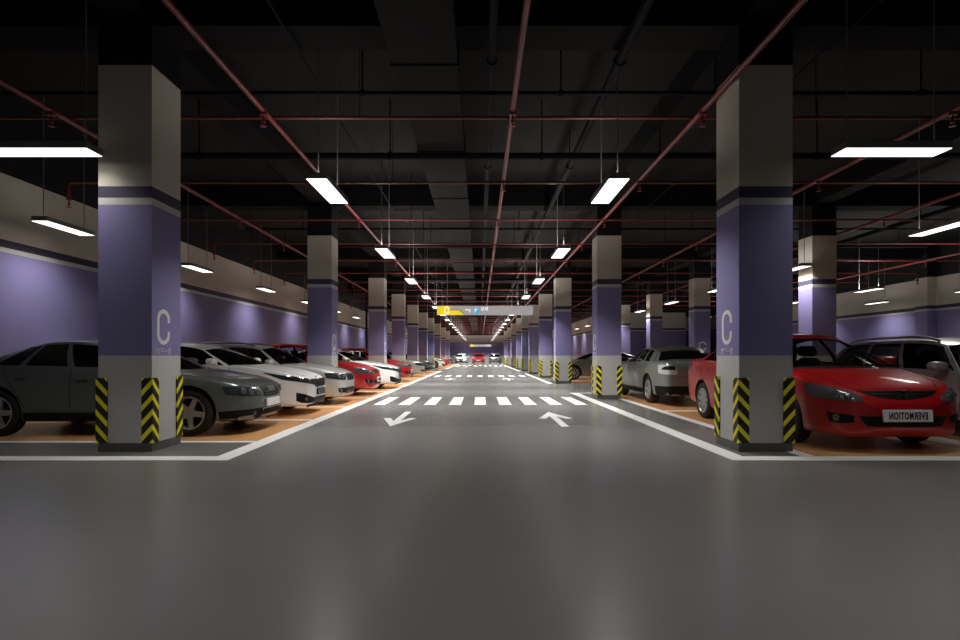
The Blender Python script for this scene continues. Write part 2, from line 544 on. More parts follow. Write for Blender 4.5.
def make_wheel(r, w, spokes, style, rimr):
    tb = bmesh.new()
    ri = rimr
    lathe(tb, [(ri, -w / 2 + .012), (ri + .02, -w / 2), (r - .03, -w / 2 + .004), (r - .006, -w / 2 + .022), (r, -w / 2 + .05), (r, w / 2 - .05),
               (r - .006, w / 2 - .022), (r - .03, w / 2 - .004), (ri + .02, w / 2), (ri, w / 2 - .012)], 40)
    tyre = bm_mesh(tb, 'tyre', M_TYRE, True, .8)
    rb = bmesh.new()
    lathe(rb, [(ri + .004, w / 2 - .008), (ri - .010, w / 2 - .003), (ri - .022, w / 2 - .018), (ri - .026, -w / 2 + .03), (ri + .004, -w / 2 + .02)], 40)
    lathe(rb, [(.002, w / 2 - .020), (.030, w / 2 - .020), (.052, w / 2 - .028), (.06, w / 2 - .07), (.002, w / 2 - .07)], 20)
    for k in range(spokes):
        a = 2 * PI * k / spokes
        M = Matrix.Rotation(-a, 4, 'Y')
        w0, w1 = style
        pts = [(.035, -w0), (ri - .02, -w1), (ri - .02, w1), (.035, w0)]
        vs = []
        for hh, yy in ((0, w / 2 - .024), (1, w / 2 - .065)):
            for px, pz in pts:
                yo = yy - (.0 if px < .1 else -.008)
                vs.append(rb.verts.new(M @ Vector((px, yo, pz))))
        for q in ((0, 1, 2, 3), (7, 6, 5, 4), (0, 4, 5, 1), (1, 5, 6, 2), (2, 6, 7, 3), (3, 7, 4, 0)): rb.faces.new([vs[i] for i in q])
    rim = bm_mesh(rb, 'wheel_rim', M_RIM, True, .5)
    db = bmesh.new(); lathe(db, [(.002, 0.02), (ri - .03, 0.02), (ri - .03, -.02), (.002, -.02)], 28)
    disc = bm_mesh(db, 'brake_disc', M_RIMD)
    return tyre, rim, disc

def rounded_loft(bm, c, sx, sy, sz, e=2.6, nu=14, nv=10, mi=0):
    """superellipsoid block"""
    def sg(v, p): return math.copysign(abs(v) ** (2 / p), v)
    rows = []
    for i in range(nv + 1):
        ph = -PI / 2 + PI * i / nv; row = []
        for j in range(nu):
            th = 2 * PI * j / nu
            row.append(bm.verts.new((c[0] + sx * sg(math.cos(ph), e) * sg(math.cos(th), e), c[1] + sy * sg(math.cos(ph), e) * sg(math.sin(th), e), c[2] + sz * sg(math.sin(ph), e))))
        rows.append(row)
    for i in range(nv):
        for j in range(nu):
            f = bm.faces.new((rows[i][j], rows[i][(j + 1) % nu], rows[i + 1][(j + 1) % nu], rows[i + 1][j])); f.material_index = mi
    bmesh.ops.remove_doubles(bm, verts=[v for v in rows[0] + rows[-1]], dist=1e-5)

def build_car(name, sp, paint, glass, label, group=None):
    c = Car(sp); c.setup_cabin(); g = sp; L = c.L; R = sp['r']
    root = thing(name, label, 'car', group=group)
    # ---- lower body with wheel arches cut out
    bm = c.build_body()
    me = bpy.data.meshes.new('body'); bm.to_mesh(me); bm.free()
    me.materials.append(paint); me.materials.append(M_INT)
    tmp = bpy.data.objects.new('body_source', me); COL.objects.link(tmp)
    cb = bmesh.new()
    for ax in c.ax:
        for sg in (-1, 1):
            ra = R + sp.get('arch', .045)
            tube(cb, (L / 2 - ax, sg * .50, R + .012), (L / 2 - ax, sg * 1.25, R + .012), ra, 48)
    cme = bm_mesh(cb, 'arch_cutter', M_RIMD)
    cut = bpy.data.objects.new('arch_cutter', cme); COL.objects.link(cut)
    md = tmp.modifiers.new('arches', 'BOOLEAN'); md.object = cut; md.operation = 'DIFFERENCE'; md.solver = 'EXACT'; md.material_mode = 'TRANSFER'
    dg = bpy.context.evaluated_depsgraph_get()
    fin = bpy.data.meshes.new_from_object(tmp.evaluated_get(dg))
    bpy.data.objects.remove(tmp); bpy.data.objects.remove(cut)
    fin.polygons.foreach_set('use_smooth', [True] * len(fin.polygons)); fin.set_sharp_from_angle(angle=.6)
    fin.name = 'body'
    body = link('body', fin, root)
    # ---- cabin frame (pillars, roof) with window openings
    vt, vb = sp.get('vtop', .90), sp.get('vbot', .05)
    wins = sp['wins']
    us = lines([0, 1] + [w[0] for w in wins] + [w[1] for w in wins], .03)
    vs = lines([0, vb, vt, 1], .09)
    fr = bmesh.new()
    inwin = lambda u, v: vb < v < vt and any(a < u < b for a, b in wins)
    sh = lambda p, sg: Vector((p.x, p.y * sg, p.z))
    for sg in (1, -1):
        patch(fr, lambda u, v, sg=sg: sh(c.S_side(u, v), sg), us, vs, inwin)
    tl = [-1, -.98, -.9, -.8, -.65, -.5, -.35, -.2, 0, .2, .35, .5, .65, .8, .9, .98, 1]
    fv = lines([0, .035, .94, 1], .08)
    patch(fr, c.S_front, tl, fv, lambda t, v: abs(t) < .98 and .035 < v < .94)
    rt = sp.get('rt', .90)
    rt_l = sorted(set([-1, -rt, rt, 1] + [x for x in tl if abs(x) < rt] ))
    rv0, rv1 = sp.get('rv', (.06, .93))
    rv = lines([0, rv0, rv1, 1], .08)
    patch(fr, c.S_rear, rt_l, rv, lambda t, v: abs(t) < rt and rv0 < v < rv1)
    patch(fr, lambda u, t: c.S_roof(u, t), lines([0, 1], .05), tl)
    bmesh.ops.remove_doubles(fr, verts=fr.verts[:], dist=.0008)
    bmesh.ops.recalc_face_normals(fr, faces=fr.faces[:])
    # thickness
    fr.normal_update()
    geo = bmesh.ops.duplicate(fr, geom=fr.verts[:] + fr.edges[:] + fr.faces[:])
    vm = geo['vert_map']
    nf = [x for x in geo['geom'] if isinstance(x, bmesh.types.BMFace)]
    orig_edges = [e for e in geo['edge_map'] if isinstance(e, bmesh.types.BMEdge)]
    src_v = [v for v in vm.keys()]
    half = set(x for x in geo['geom'] if isinstance(x, bmesh.types.BMVert))
    # outward is away from the cabin centre
    ctr = Vector((L / 2 - (sp['rf0'] + sp['rr0']) / 2, 0, .95))
    for v in fr.verts:
        if v in half:
            nn = v.normal.copy()
            if nn.dot(v.co - ctr) < 0: nn = -nn
            v.co = v.co - nn * .022
    for f in nf: f.normal_flip(); f.material_index = 1
    done = set()
    for a in list(fr.edges):
        if a.verts[0] in half or a.verts[1] in half or len(a.link_faces) != 1: continue
        b0, b1 = vm.get(a.verts[0]), vm.get(a.verts[1])
        if b0 is None or b1 is None: continue
        try: fr.faces.new((a.verts[0], a.verts[1], b1, b0)).material_index = 2
        except ValueError: pass
    link('cabin_frame', bm_mesh(fr, 'cabin_frame', [paint, M_INT, M_TRIM], True, .6), root)
    # ---- glass
    def glass_part(nm, fn, us_, vs_):
        gb = bmesh.new()
        patch(gb, fn, us_, vs_)
        bmesh.ops.remove_doubles(gb, verts=gb.verts[:], dist=.0004)
        return obj(nm, gb, glass, root, smooth=True)
    def inset(fn, k):
        def q(a, b):
            p = fn(a, b); v = (ctr - p); v.normalize(); return p + v * k
        return q
    e = .012
    glass_part('windscreen', inset(c.S_front, .008), lines([-.98 - e, .98 + e], .12), lines([.02, .955], .12))
    glass_part('rear_window', inset(c.S_rear, .008), lines([-rt - e, rt + e], .12), lines([rv0 - .02, rv1 + .02], .12))
    for sg in (1, -1):
        for a, b in wins:
            glass_part('side_window', inset(lambda u, v, sg=sg: sh(c.S_side(u, v), sg), .009), lines([a - .006, b + .006], .06), lines([vb - .02, vt + .02], .12))
    # ---- wheels
    ty, rim, disc = make_wheel(R, .205, sp['spokes'], sp['spoke_w'], sp['rimr'])
    for ax in c.ax:
        for sg in (1, -1):
            o = link('wheel', ty, root, (L / 2 - ax, sg * (sp['W'] / 2 - .125), R)); o.rotation_euler = (0, .3 * sg + ax, 0 if sg > 0 else PI)
            link('wheel_rim', rim, o); link('brake_disc', disc, o)
    # ---- seats, dashboard, steering wheel
    zf = c.zs(L * .45) - .42
    for dd, y in ((sp['seat_d'], .37), (sp['seat_d'], -.37)):
        b = bmesh.new()
        rounded_loft(b, (0, 0, .30), .06, .24, .36, 3.2)
        rounded_loft(b, (.22, 0, .0), .26, .25, .07, 3.2)
        o = obj('seat', b, M_SEAT, root, (L / 2 - dd, y, zf - .10), True, 1.2); o.rotation_euler = (0, -.30, 0)
        b = bmesh.new()
        rounded_loft(b, (0, 0, .76), (.045), .155, .085, 3.4)
        for yy in (-.05, .05): tube(b, (0, yy, .6), (0, yy, .72), .008)
        obj('headrest', b, M_SEAT, o, smooth=True, angle=1.2)
    b = bmesh.new(); rounded_loft(b, (0, 0, .24), .08, .6, .26, 4); o = obj('rear_seat', b, M_SEAT, root, (L / 2 - sp['seat_d'] - .95, 0, zf + .12), True, 1.2); o.rotation_euler = (0, -.30, 0)
    b = bmesh.new(); rounded_loft(b, (0, 0, 0), .22, .66, .13, 4); obj('dashboard', b, M_INT, root, (L / 2 - sp['dc0'] - .22, 0, zf + .27), True, 1.2)
    b = bmesh.new()
    ring = [(.18 * math.cos(2 * PI * k / 24), .18 * math.sin(2 * PI * k / 24), 0) for k in range(25)]
    sweep(b, ring, .014, 6); tube(b, (-.17, 0, 0), (.17, 0, 0), .014); tube(b, (0, 0, -.2), (0, 0, 0), .03)
    o = obj('steering_wheel', b, M_INT, root, (L / 2 - sp['dc0'] - .52, .37, zf + .40), True); o.rotation_euler = (0, -1.1, 0)
    # ---- door mirrors
    mu = sp.get('mirror_u', .03)
    for sg in (1, -1):
        p = c.belt(mu); b = bmesh.new()
        rounded_loft(b, (0, sg * .165, .08), .085, .130, .066, 2.8, mi=0)
        rounded_loft(b, (-.075, sg * .165, .08), .012, .110, .050, 3, mi=1)
        tube(b, (0, sg * -.03, .02), (0, sg * .10, .055), .024, 8)
        obj('door_mirror', b, [sp.get('mirror_paint') or paint, M_GRILLE], root, (p.x, p.y * sg, p.z), True, .9)
    # ---- seams, handles, sills
    for q in sp['door_seams'] + sp['hood_seams']:
        for sg in (1, -1):
            b = bmesh.new(); c.seam(b, q, sg=sg); obj('panel_seam', b, M_TRIM, root)
    for q in sp.get('cross_seams', []):
        b = bmesh.new(); c.seam(b, q); obj('panel_seam', b, M_TRIM, root)
    for sg in (1, -1):
        for d0, z0 in sp['handles']:
            p = c.side(d0, z0, sg); b = bmesh.new()
            rounded_loft(b, (0, sg * .016, 0), .085, .012, .014, 3.5)
            obj('door_handle', b, sp.get('handle_mat') or paint, root, p, True, 1.0)
        b = bmesh.new()
        d0, d1 = c.ax[0] + R + .06, c.ax[1] - R - .06
        z1 = sp.get('sill_z', .30)
        c.panel(b, [('s', lerp(d0, d1, k / 8), z1) for k in range(9)], [('s', lerp(d0, d1, k / 8), c.zb(lerp(d0, d1, k / 8)) + .025) for k in range(9)], .006, 24, 5, sg)
        obj('sill_trim', b, M_TRIM if sp.get('sill_black', True) else paint, root, smooth=True, angle=.5)
    # ---- everything listed for this car's nose and tail
    for part in sp['panels']:
        nm, mt, topq, botq = part[:4]; kw = part[4] if len(part) > 4 else {}
        for sg in ((1, -1) if kw.get('pair') else (1,)):
            b = bmesh.new()
            c.panel(b, topq, botq, kw.get('off', .006), kw.get('n', 18), kw.get('m', 6), sg)
            o = obj(nm, b, mt if mt != 'paint' else paint, root, smooth=True, angle=.5)
            for q in kw.get('bulbs', []):
                p = c.pt(q[:3], sg); hn = c.bvh.find_nearest(p)[1]
                bb = bmesh.new(); r0 = q[3]
                bmesh.ops.create_uvsphere(bb, u_segments=14, v_segments=8, radius=r0)
                for v in bb.verts: v.co.z *= .25
                M = Matrix.Translation(p + hn * .008) @ hn.to_track_quat('Z', 'Y').to_matrix().to_4x4()
                bb.transform(M)
                obj('lamp_reflector', bb, M_BULB, o, smooth=True, angle=1.5)
    if sp.get('extra'): sp['extra'](c, root, paint)
    root.scale = (sp['k'],) * 3
    return root, c

# --- nose and tail extras
def plate_at(c, root, nm, front, z, w, h, m, tilt=0.0, y=0.0, word=None, mirror=False, off=.02):
    p = c.f(y, z) if front else c.r(y, z)
    s = 1 if front else -1
    b = bmesh.new(); box(b, -.012, .012, -w / 2, w / 2, -h / 2, h / 2, .004)
    o = obj(nm, b, m, root, (p.x + s * off, y, z)); o.rotation_euler = (0, -tilt * s, 0)
    if word:
        me = text_mesh(word, h * .80, .002, M_INK if m is M_PLATE else M_WHITE, bold=.03)
        xs = [v.co.x for v in me.vertices]; wd = max(xs) - min(xs); kx = (w * .78) / wd
        for v in me.vertices:
            u, t, d = v.co.x * kx, v.co.y, v.co.z
            if mirror: u = -u
            v.co = Vector((.0135 + d, u, t)) if front else Vector((-.0135 - d, -u, t))
        if mirror: me.flip_normals()
        link('plate_lettering', me, o)
    return o

def rings_badge(c, root):
    p = c.f(0, .615); b = bmesh.new()
    for k in range(4):
        y0 = (-1.5 + k) * .062
        sweep(b, [(0, y0 + .043 * math.cos(2 * PI * i / 20), .043 * math.sin(2 * PI * i / 20)) for i in range(21)], .006, 6)
    o = obj('front_badge', b, M_BADGE, root, (p.x + .016, 0, .615), True); o.rotation_euler = (0, -.12, 0)

def h_badge(c, root):
    z = .655; p = c.f(0, z); b = bmesh.new()
    o2 = .058
    for pts in ([(-o2, .048), (-o2 * .82, -.048), (-o2 * .82 + .016, -.048), (-o2 + .02, .048)], [(o2 - .02, .048), (o2 * .82 - .016, -.048), (o2 * .82, -.048), (o2, .048)],
                [(-.045, .008), (-.04, -.010), (.04, -.010), (.045, .008)]):
        prism(b, pts, .006, .016)
    fr = [(-.082, .062), (-.068, -.062), (.068, -.062), (.082, .062), (-.082, .062)]
    sweep(b, [(x, y, .006) for x, y in fr], .006, 6)
    prism(b, [(-.08, .06), (-.066, -.06), (.066, -.06), (.08, .06)], -.01, .004, 1)
    for v in b.verts: v.co = Vector((v.co.z, v.co.x * .85, v.co.y * .85))
    o = obj('front_badge', b, [M_BULB, M_GRILLE], root, (p.x + .014, 0, z)); o.rotation_euler = (0, -.12, 0)

def oval_badge(c, root, z, s=.05, front=True):
    p = c.f(0, z); b = bmesh.new()
    bmesh.ops.create_uvsphere(b, u_segments=16, v_segments=8, radius=1)
    for v in b.verts: v.co = Vector((v.co.x * .008, v.co.y * s * 1.5, v.co.z * s * .8))
    obj('front_badge', b, M_BADGE, root, (p.x + .008, 0, z), True, 1.5)

def grille_bars(c, root, zs, w, m=M_CHROME, r=.005, y0=0.0):
    for z in zs:
        b = bmesh.new(); n = 14
        ww = w(z) if callable(w) else w
        sweep(b, [c.f(lerp(-ww, ww, k / n), z) + Vector((.008, 0, 0)) for k in range(n + 1)], r, 6)
        obj('grille_bar', b, m, root, smooth=True)

def frame_ring(c, root, nm, pts, r, m):
    b = bmesh.new(); P = [c.f(y, z) + Vector((.008, 0, 0)) for y, z in pts]; P.append(P[0])
    sweep(b, resample(P, 60), r, 6); obj(nm, b, m, root, smooth=True)

def exhaust(c, root, y, z):
    p = c.r(y, z + .06); b = bmesh.new()
    lathe(b, [(.034, 0), (.034, .16), (.028, .16), (.028, 0)], 18)
    o = obj('exhaust_pipe', b, M_CHROME, root, (p.x - .01, y, z), True); o.rotation_euler = (0, 0, PI / 2 + PI); 
    o.rotation_euler = (0, 0, PI / 2); o.location.x = p.x + .12
    return o
# ------------------------------------------------------------------ the four kinds of car
def chain(kind, pts): return [(kind, a, b) for a, b in pts]

def spec_saloon():      # older four-ring saloon, grey
    sp = dict(L=4.55, W=1.77, k=1.03, wb=2.65, fo=.79, r=.325, rimr=.225, spokes=5, spoke_w=(.045, .030), seat_d=2.35,
        zt=[(0, .625), (.03, .66), (.10, .70), (.3, .775), (.7, .845), (1.05, .905), (1.3, .95), (2.4, .99), (3.6, 1.01), (3.95, 1.02), (4.3, 1.005), (4.47, .985), (4.53, .93), (4.55, .88)],
        zs=[(0, .59), (.10, .655), (.3, .735), (.7, .805), (1.2, .885), (1.5, .93), (2, .945), (3.4, .975), (4.1, .975), (4.4, .955), (4.53, .89), (4.55, .85)],
        zb=[(0, .25), (.06, .19), (.6, .19), (1.4, .19), (3.2, .19), (3.9, .20), (4.45, .22), (4.55, .27)],
        hw=[(0, .46), (.03, .56), (.10, .675), (.25, .785), (.50, .855), (1.1, .882), (2.3, .885), (3.4, .88), (3.9, .86), (4.25, .825), (4.45, .78), (4.53, .72), (4.55, .64)],
        dcc=1.02, dc0=1.31, ddc=3.98, dd0=3.80, rfc=1.93, rf0=2.02, rrc=3.36, rr0=3.28,
        zr=[(0, 1.235), (.15, 1.285), (.4, 1.312), (.65, 1.302), (.85, 1.265), (1, 1.215)], yr=[(0, .545), (.5, .60), (1, .545)], crown=.035,
        wins=[(.03, .42), (.46, .70), (.735, .875)], vtop=.90, vbot=.035, mirror_u=.16,
        door_seams=[chain('s', [(1.26, .30), (1.22, .60), (1.30, .88)]), chain('s', [(2.40, .27), (2.40, .935)]), chain('s', [(3.03, .40), (3.16, .64), (3.32, .86), (3.30, .94)]), chain('s', [(1.28, .345), (2.98, .345)])],
        hood_seams=[chain('t', [(1.2, .70), (.7, .66), (.35, .57), (.16, .47)]), chain('t', [(4.0, .66), (4.35, .62), (4.47, .60)]), chain('r', [(.60, .90), (.54, .66), (0, .64)])],
        handles=[(2.24, .79), (3.06, .82)], sill_z=.33, panels=[])
    P = sp['panels']
    P += [('headlamp', M_LAMP, [('s', .36, .685), ('f', .68, .68), ('f', .60, .667), ('f', .42, .652)], [('s', .30, .575), ('f', .68, .55), ('f', .60, .54), ('f', .39, .54)],
           dict(pair=1, bulbs=[('f', .675, .615, .048), ('f', .58, .607, .052), ('f', .455, .597, .046)])),
          ('grille', M_GRILLE, chain('f', [(-.34, .665), (0, .672), (.34, .665)]), chain('f', [(-.27, .52), (0, .515), (.27, .52)]), dict(n=20)),
          ('bumper_valance', M_TRIM, [('s', .395, .34), ('s', .25, .35), ('f', .70, .355), ('f', .4, .36), ('f', 0, .36), ('f', -.4, .36), ('f', -.70, .355), ('s', .25, .35)][:5] + [('f', -.4, .36), ('f', -.70, .355)],
           [('s', .395, .20), ('s', .25, .20), ('f', .70, .20), ('f', .4, .215), ('f', 0, .22), ('f', -.4, .215), ('f', -.70, .20)], dict(n=60)),
          ('tail_lamp', M_TAILW, [('s', 4.12, .90), ('s', 4.38, .915), ('r', .70, .90), ('r', .57, .885)], [('s', 4.18, .715), ('s', 4.38, .705), ('r', .70, .70), ('r', .54, .70)], dict(pair=1, n=24)),
          ('tail_lamp_lens', M_GRILLE, [('s', 4.34, .845), ('r', .70, .892), ('r', .585, .88)], [('s', 4.34, .80), ('r', .70, .80), ('r', .58, .80)], dict(pair=1, off=.010)),
          ('rear_valance', M_TRIM, [('s', 3.97, .43), ('s', 4.35, .44), ('r', .62, .45), ('r', 0, .45), ('r', -.62, .45)], [('s', 3.97, .23), ('s', 4.35, .24), ('r', .62, .275), ('r', 0, .28), ('r', -.62, .275)], dict(n=50)),
          ('fog_lamp', M_BULB, chain('f', [(.49, .315), (.54, .315)]), chain('f', [(.49, .27), (.54, .27)]), dict(pair=1, n=6, off=.012)),
          ]
    def extra(c, root, paint):
        # other half of the valances, mirrored from the listed one
        for nm, f, tq, bq in (('bumper_valance', 'f', [('s', .395, .34), ('s', .25, .35), ('f', .70, .355)], [('s', .395, .20), ('s', .25, .20), ('f', .70, .20)]),
                              ('rear_valance', 'r', [('s', 3.97, .43), ('s', 4.35, .44), ('r', .62, .45)], [('s', 3.97, .23), ('s', 4.35, .24), ('r', .62, .275)])):
            b = bmesh.new(); c.panel(b, tq, bq, .006, 20, 5, -1); obj(nm, b, M_TRIM, root, smooth=True, angle=.5)
        plate_at(c, root, 'number_plate', True, .425, .50, .115, M_PLATE, tilt=.05)
        plate_at(c, root, 'number_plate', False, .80, .34, .12, M_PLATE, tilt=.05)
        rings_badge(c, root)
        grille_bars(c, root, (.55, .585, .655), lambda z: .26, r=.0035)
        frame_ring(c, root, 'intake_frame', [(-.33, .345), (.33, .345), (.29, .235), (-.29, .235)], .010, M_TAILW)
        exhaust(c, root, .45, .235)
    sp['extra'] = extra
    return sp

def spec_coupe_saloon():    # sleek white saloon
    sp = dict(L=4.80, W=1.83, k=1.0, wb=2.79, fo=.87, r=.335, rimr=.235, spokes=10, spoke_w=(.016, .020), seat_d=2.45,
        zt=[(0, .66), (.03, .70), (.10, .745), (.3, .82), (.7, .90), (1.15, .965), (1.4, .985), (2.4, 1.0), (3.7, 1.05), (4.2, 1.09), (4.6, 1.09), (4.74, 1.06), (4.79, .98), (4.80, .90)],
        zs=[(0, .625), (.10, .69), (.3, .765), (.7, .86), (1.3, .945), (2, .97), (3.4, 1.02), (4.2, 1.04), (4.6, 1.02), (4.78, .93), (4.80, .87)],
        zb=[(0, .22), (.06, .17), (.6, .17), (1.4, .18), (3.3, .18), (4.1, .21), (4.7, .26), (4.80, .34)],
        hw=[(0, .50), (.03, .59), (.10, .685), (.25, .78), (.55, .86), (1.1, .905), (2.3, .915), (3.5, .91), (4.1, .89), (4.5, .85), (4.7, .79), (4.78, .72), (4.80, .62)],
        dcc=1.10, dc0=1.42, ddc=4.25, dd0=4.0, rfc=1.98, rf0=2.07, rrc=3.45, rr0=3.36,
        zr=[(0, 1.27), (.15, 1.335), (.4, 1.372), (.7, 1.35), (1, 1.26)], yr=[(0, .54), (.5, .60), (1, .52)], crown=.035,
        wins=[(.028, .47), (.51, .93)], vtop=.90, vbot=.04, mirror_u=.095,
        door_seams=[chain('s', [(1.40, .30), (1.34, .60), (1.42, .94)]), chain('s', [(2.62, .27), (2.62, .975)]), chain('s', [(3.45, .40), (3.60, .62), (3.85, .85), (3.88, 1.0)]), chain('s', [(1.4, .27), (3.35, .27)])],
        hood_seams=[chain('t', [(1.15, .74), (.7, .70), (.35, .60), (.15, .46)]), chain('t', [(4.3, .66), (4.6, .62), (4.73, .58)])],
        handles=[(2.40, .86), (3.52, .90)], sill_black=False, sill_z=.27, panels=[])
    P = sp['panels']
    P += [('headlamp', M_LAMP, [('s', .78, .83), ('s', .50, .785), ('f', .70, .735), ('f', .50, .70), ('f', .36, .685)], [('s', .78, .82), ('s', .44, .69), ('f', .70, .64), ('f', .50, .60), ('f', .34, .57)],
           dict(pair=1, n=26, bulbs=[('f', .68, .69, .038), ('f', .50, .655, .042)])),
          ('grille', M_GRILLE, chain('f', [(-.35, .685), (-.15, .69), (0, .675), (.15, .69), (.35, .685)]), chain('f', [(-.33, .54), (-.15, .525), (0, .54), (.15, .525), (.33, .54)]), dict(n=24)),
          ('lower_intake', M_GRILLE, chain('f', [(-.42, .335), (0, .345), (.42, .335)]), chain('f', [(-.44, .235), (0, .225), (.44, .235)]), dict(n=24)),
          ('fog_lamp_recess', M_GRILLE, [('f', .40, .335), ('f', .58, .385), ('f', .70, .43), ('s', .20, .45)], [('f', .42, .235), ('f', .58, .235), ('f', .69, .25), ('s', .20, .29)], dict(pair=1, bulbs=[('f', .62, .32, .036)])),
          ('front_lip', M_TRIM, chain('f', [(-.56, .205), (0, .215), (.56, .205)]), chain('f', [(-.56, .178), (0, .182), (.56, .178)]), dict(n=24, off=.02)),
          ('tail_lamp', M_TAIL, [('s', 4.25, .98), ('s', 4.55, .985), ('r', .72, .97), ('r', .48, .95)], [('s', 4.35, .86), ('s', 4.55, .82), ('r', .72, .80), ('r', .46, .82)], dict(pair=1, n=24)),
          ]
    def extra(c, root, paint):
        plate_at(c, root, 'number_plate', True, .44, .50, .13, M_PLATED, tilt=.04, off=.022)
        plate_at(c, root, 'number_plate', False, .82, .5, .12, M_PLATE)
        oval_badge(c, root, .715, .04)
        grille_bars(c, root, (.54,), .27, r=.005)
        for sg in (1, -1):
            b = bmesh.new(); c.seam(b, [('f', sg * .355, .69), ('f', sg * .335, .54)], w=.014, off=.012, n=10); obj('grille_surround', b, M_CHROME, root)
    sp['extra'] = extra
    return sp

def spec_wedge():       # red short-nosed saloon
    sp = dict(L=4.54, W=1.76, k=1.04, wb=2.70, fo=.88, r=.315, rimr=.215, spokes=9, spoke_w=(.022, .034), seat_d=2.28,
        zt=[(0, .60), (.03, .645), (.08, .69), (.14, .73), (.3, .80), (.6, .885), (.95, .95), (1.2, .975), (2.3, 1.0), (3.6, 1.05), (3.95, 1.075), (4.3, 1.075), (4.46, 1.05), (4.52, .97), (4.54, .90)],
        zs=[(0, .57), (.03, .61), (.08, .65), (.14, .685), (.3, .75), (.6, .83), (1.0, .895), (1.3, .93), (2, .965), (3.4, 1.01), (4.0, 1.02), (4.35, 1.0), (4.52, .92), (4.54, .87)],
        zb=[(0, .23), (.06, .18), (.6, .18), (1.4, .19), (3.2, .19), (3.9, .22), (4.45, .27), (4.54, .34)],
        hw=[(0, .46), (.03, .565), (.10, .68), (.25, .78), (.55, .85), (1.1, .878), (2.3, .88), (3.4, .875), (3.9, .855), (4.25, .82), (4.45, .77), (4.52, .71), (4.54, .62)],
        dcc=.80, dc0=1.05, ddc=4.0, dd0=3.80, rfc=1.90, rf0=1.99, rrc=3.32, rr0=3.22,
        zr=[(0, 1.335), (.12, 1.385), (.4, 1.412), (.7, 1.395), (1, 1.325)], yr=[(0, .56), (.5, .60), (1, .535)], crown=.035,
        wins=[(.025, .15), (.17, .50), (.53, .93)], vtop=.90, vbot=.04, mirror_u=.215, rt=.90,
        door_seams=[chain('s', [(1.42, .30), (1.36, .60), (1.44, .93)]), chain('s', [(2.52, .27), (2.52, .965)]), chain('s', [(3.25, .40), (3.40, .62), (3.62, .84), (3.66, .99)]), chain('s', [(1.42, .27), (3.15, .27)])],
        hood_seams=[chain('t', [(1.0, .74), (.6, .66), (.3, .58), (.14, .50)]), chain('t', [(4.05, .66), (4.32, .62), (4.45, .58)]), chain('r', [(.58, .98), (.52, .70), (0, .68)])],
        cross_seams=[chain('f', [(-.50, .712), (0, .72), (.50, .712)])],
        handles=[(2.30, .84), (3.33, .87)], sill_black=False, sill_z=.27, panels=[])
    P = sp['panels']
    P += [('headlamp', M_LAMPC, [('s', .50, .775), ('s', .40, .76), ('f', .70, .735), ('f', .58, .70), ('f', .46, .645)], [('s', .49, .70), ('s', .34, .615), ('f', .68, .59), ('f', .58, .585), ('f', .44, .59)],
           dict(pair=1, n=26, bulbs=[('f', .68, .67, .046), ('f', .58, .645, .040)])),
          ('grille', M_GRILLE, chain('f', [(-.47, .70), (-.2, .697), (0, .70), (.2, .697), (.47, .70)]), chain('f', [(-.36, .650), (-.2, .622), (0, .605), (.2, .622), (.36, .650)]), dict(n=26)),
          ('lower_intake', M_GRILLE, chain('f', [(-.50, .42), (0, .43), (.50, .42)]), chain('f', [(-.42, .31), (0, .30), (.42, .31)]), dict(n=26)),
          ('fog_lamp_recess', M_GRILLE, chain('f', [(.54, .425), (.64, .44), (.75, .455)]), chain('f', [(.54, .345), (.64, .335), (.73, .345)]), dict(pair=1, bulbs=[('f', .69, .395, .040)])),
          ('tail_lamp', M_TAIL, [('s', 4.12, .97), ('s', 4.38, .965), ('r', .72, .955), ('r', .54, .94)], [('s', 4.20, .80), ('s', 4.38, .77), ('r', .70, .76), ('r', .52, .78)], dict(pair=1, n=24)),
          ]
    def extra(c, root, paint):
        plate_at(c, root, 'number_plate', True, .43, .55, .135, M_PLATE, tilt=.08, word='EVERMOTION', mirror=True, off=.024)
        plate_at(c, root, 'number_plate', False, .82, .50, .12, M_PLATE)
        h_badge(c, root)
        grille_bars(c, root, (.685,), lambda z: .42, r=.006)
        grille_bars(c, root, (.65,), lambda z: .33, r=.004, m=M_TRIM)
        for sg in (1, -1):
            b = bmesh.new()
            sweep(b, [c.P(c.sp['dcc'] + .12, sg * .05 + .15, c.zt(c.sp['dcc']) + .055), c.P(c.sp['dcc'] + .16, sg * .30 + .3, c.zt(c.sp['dcc']) + .06), c.P(c.sp['dcc'] + .10, sg * .42 + .30, c.zt(c.sp['dcc']) + .04)], .009, 6)
            obj('wiper', b, M_TRIM, root)
    sp['extra'] = extra
    return sp

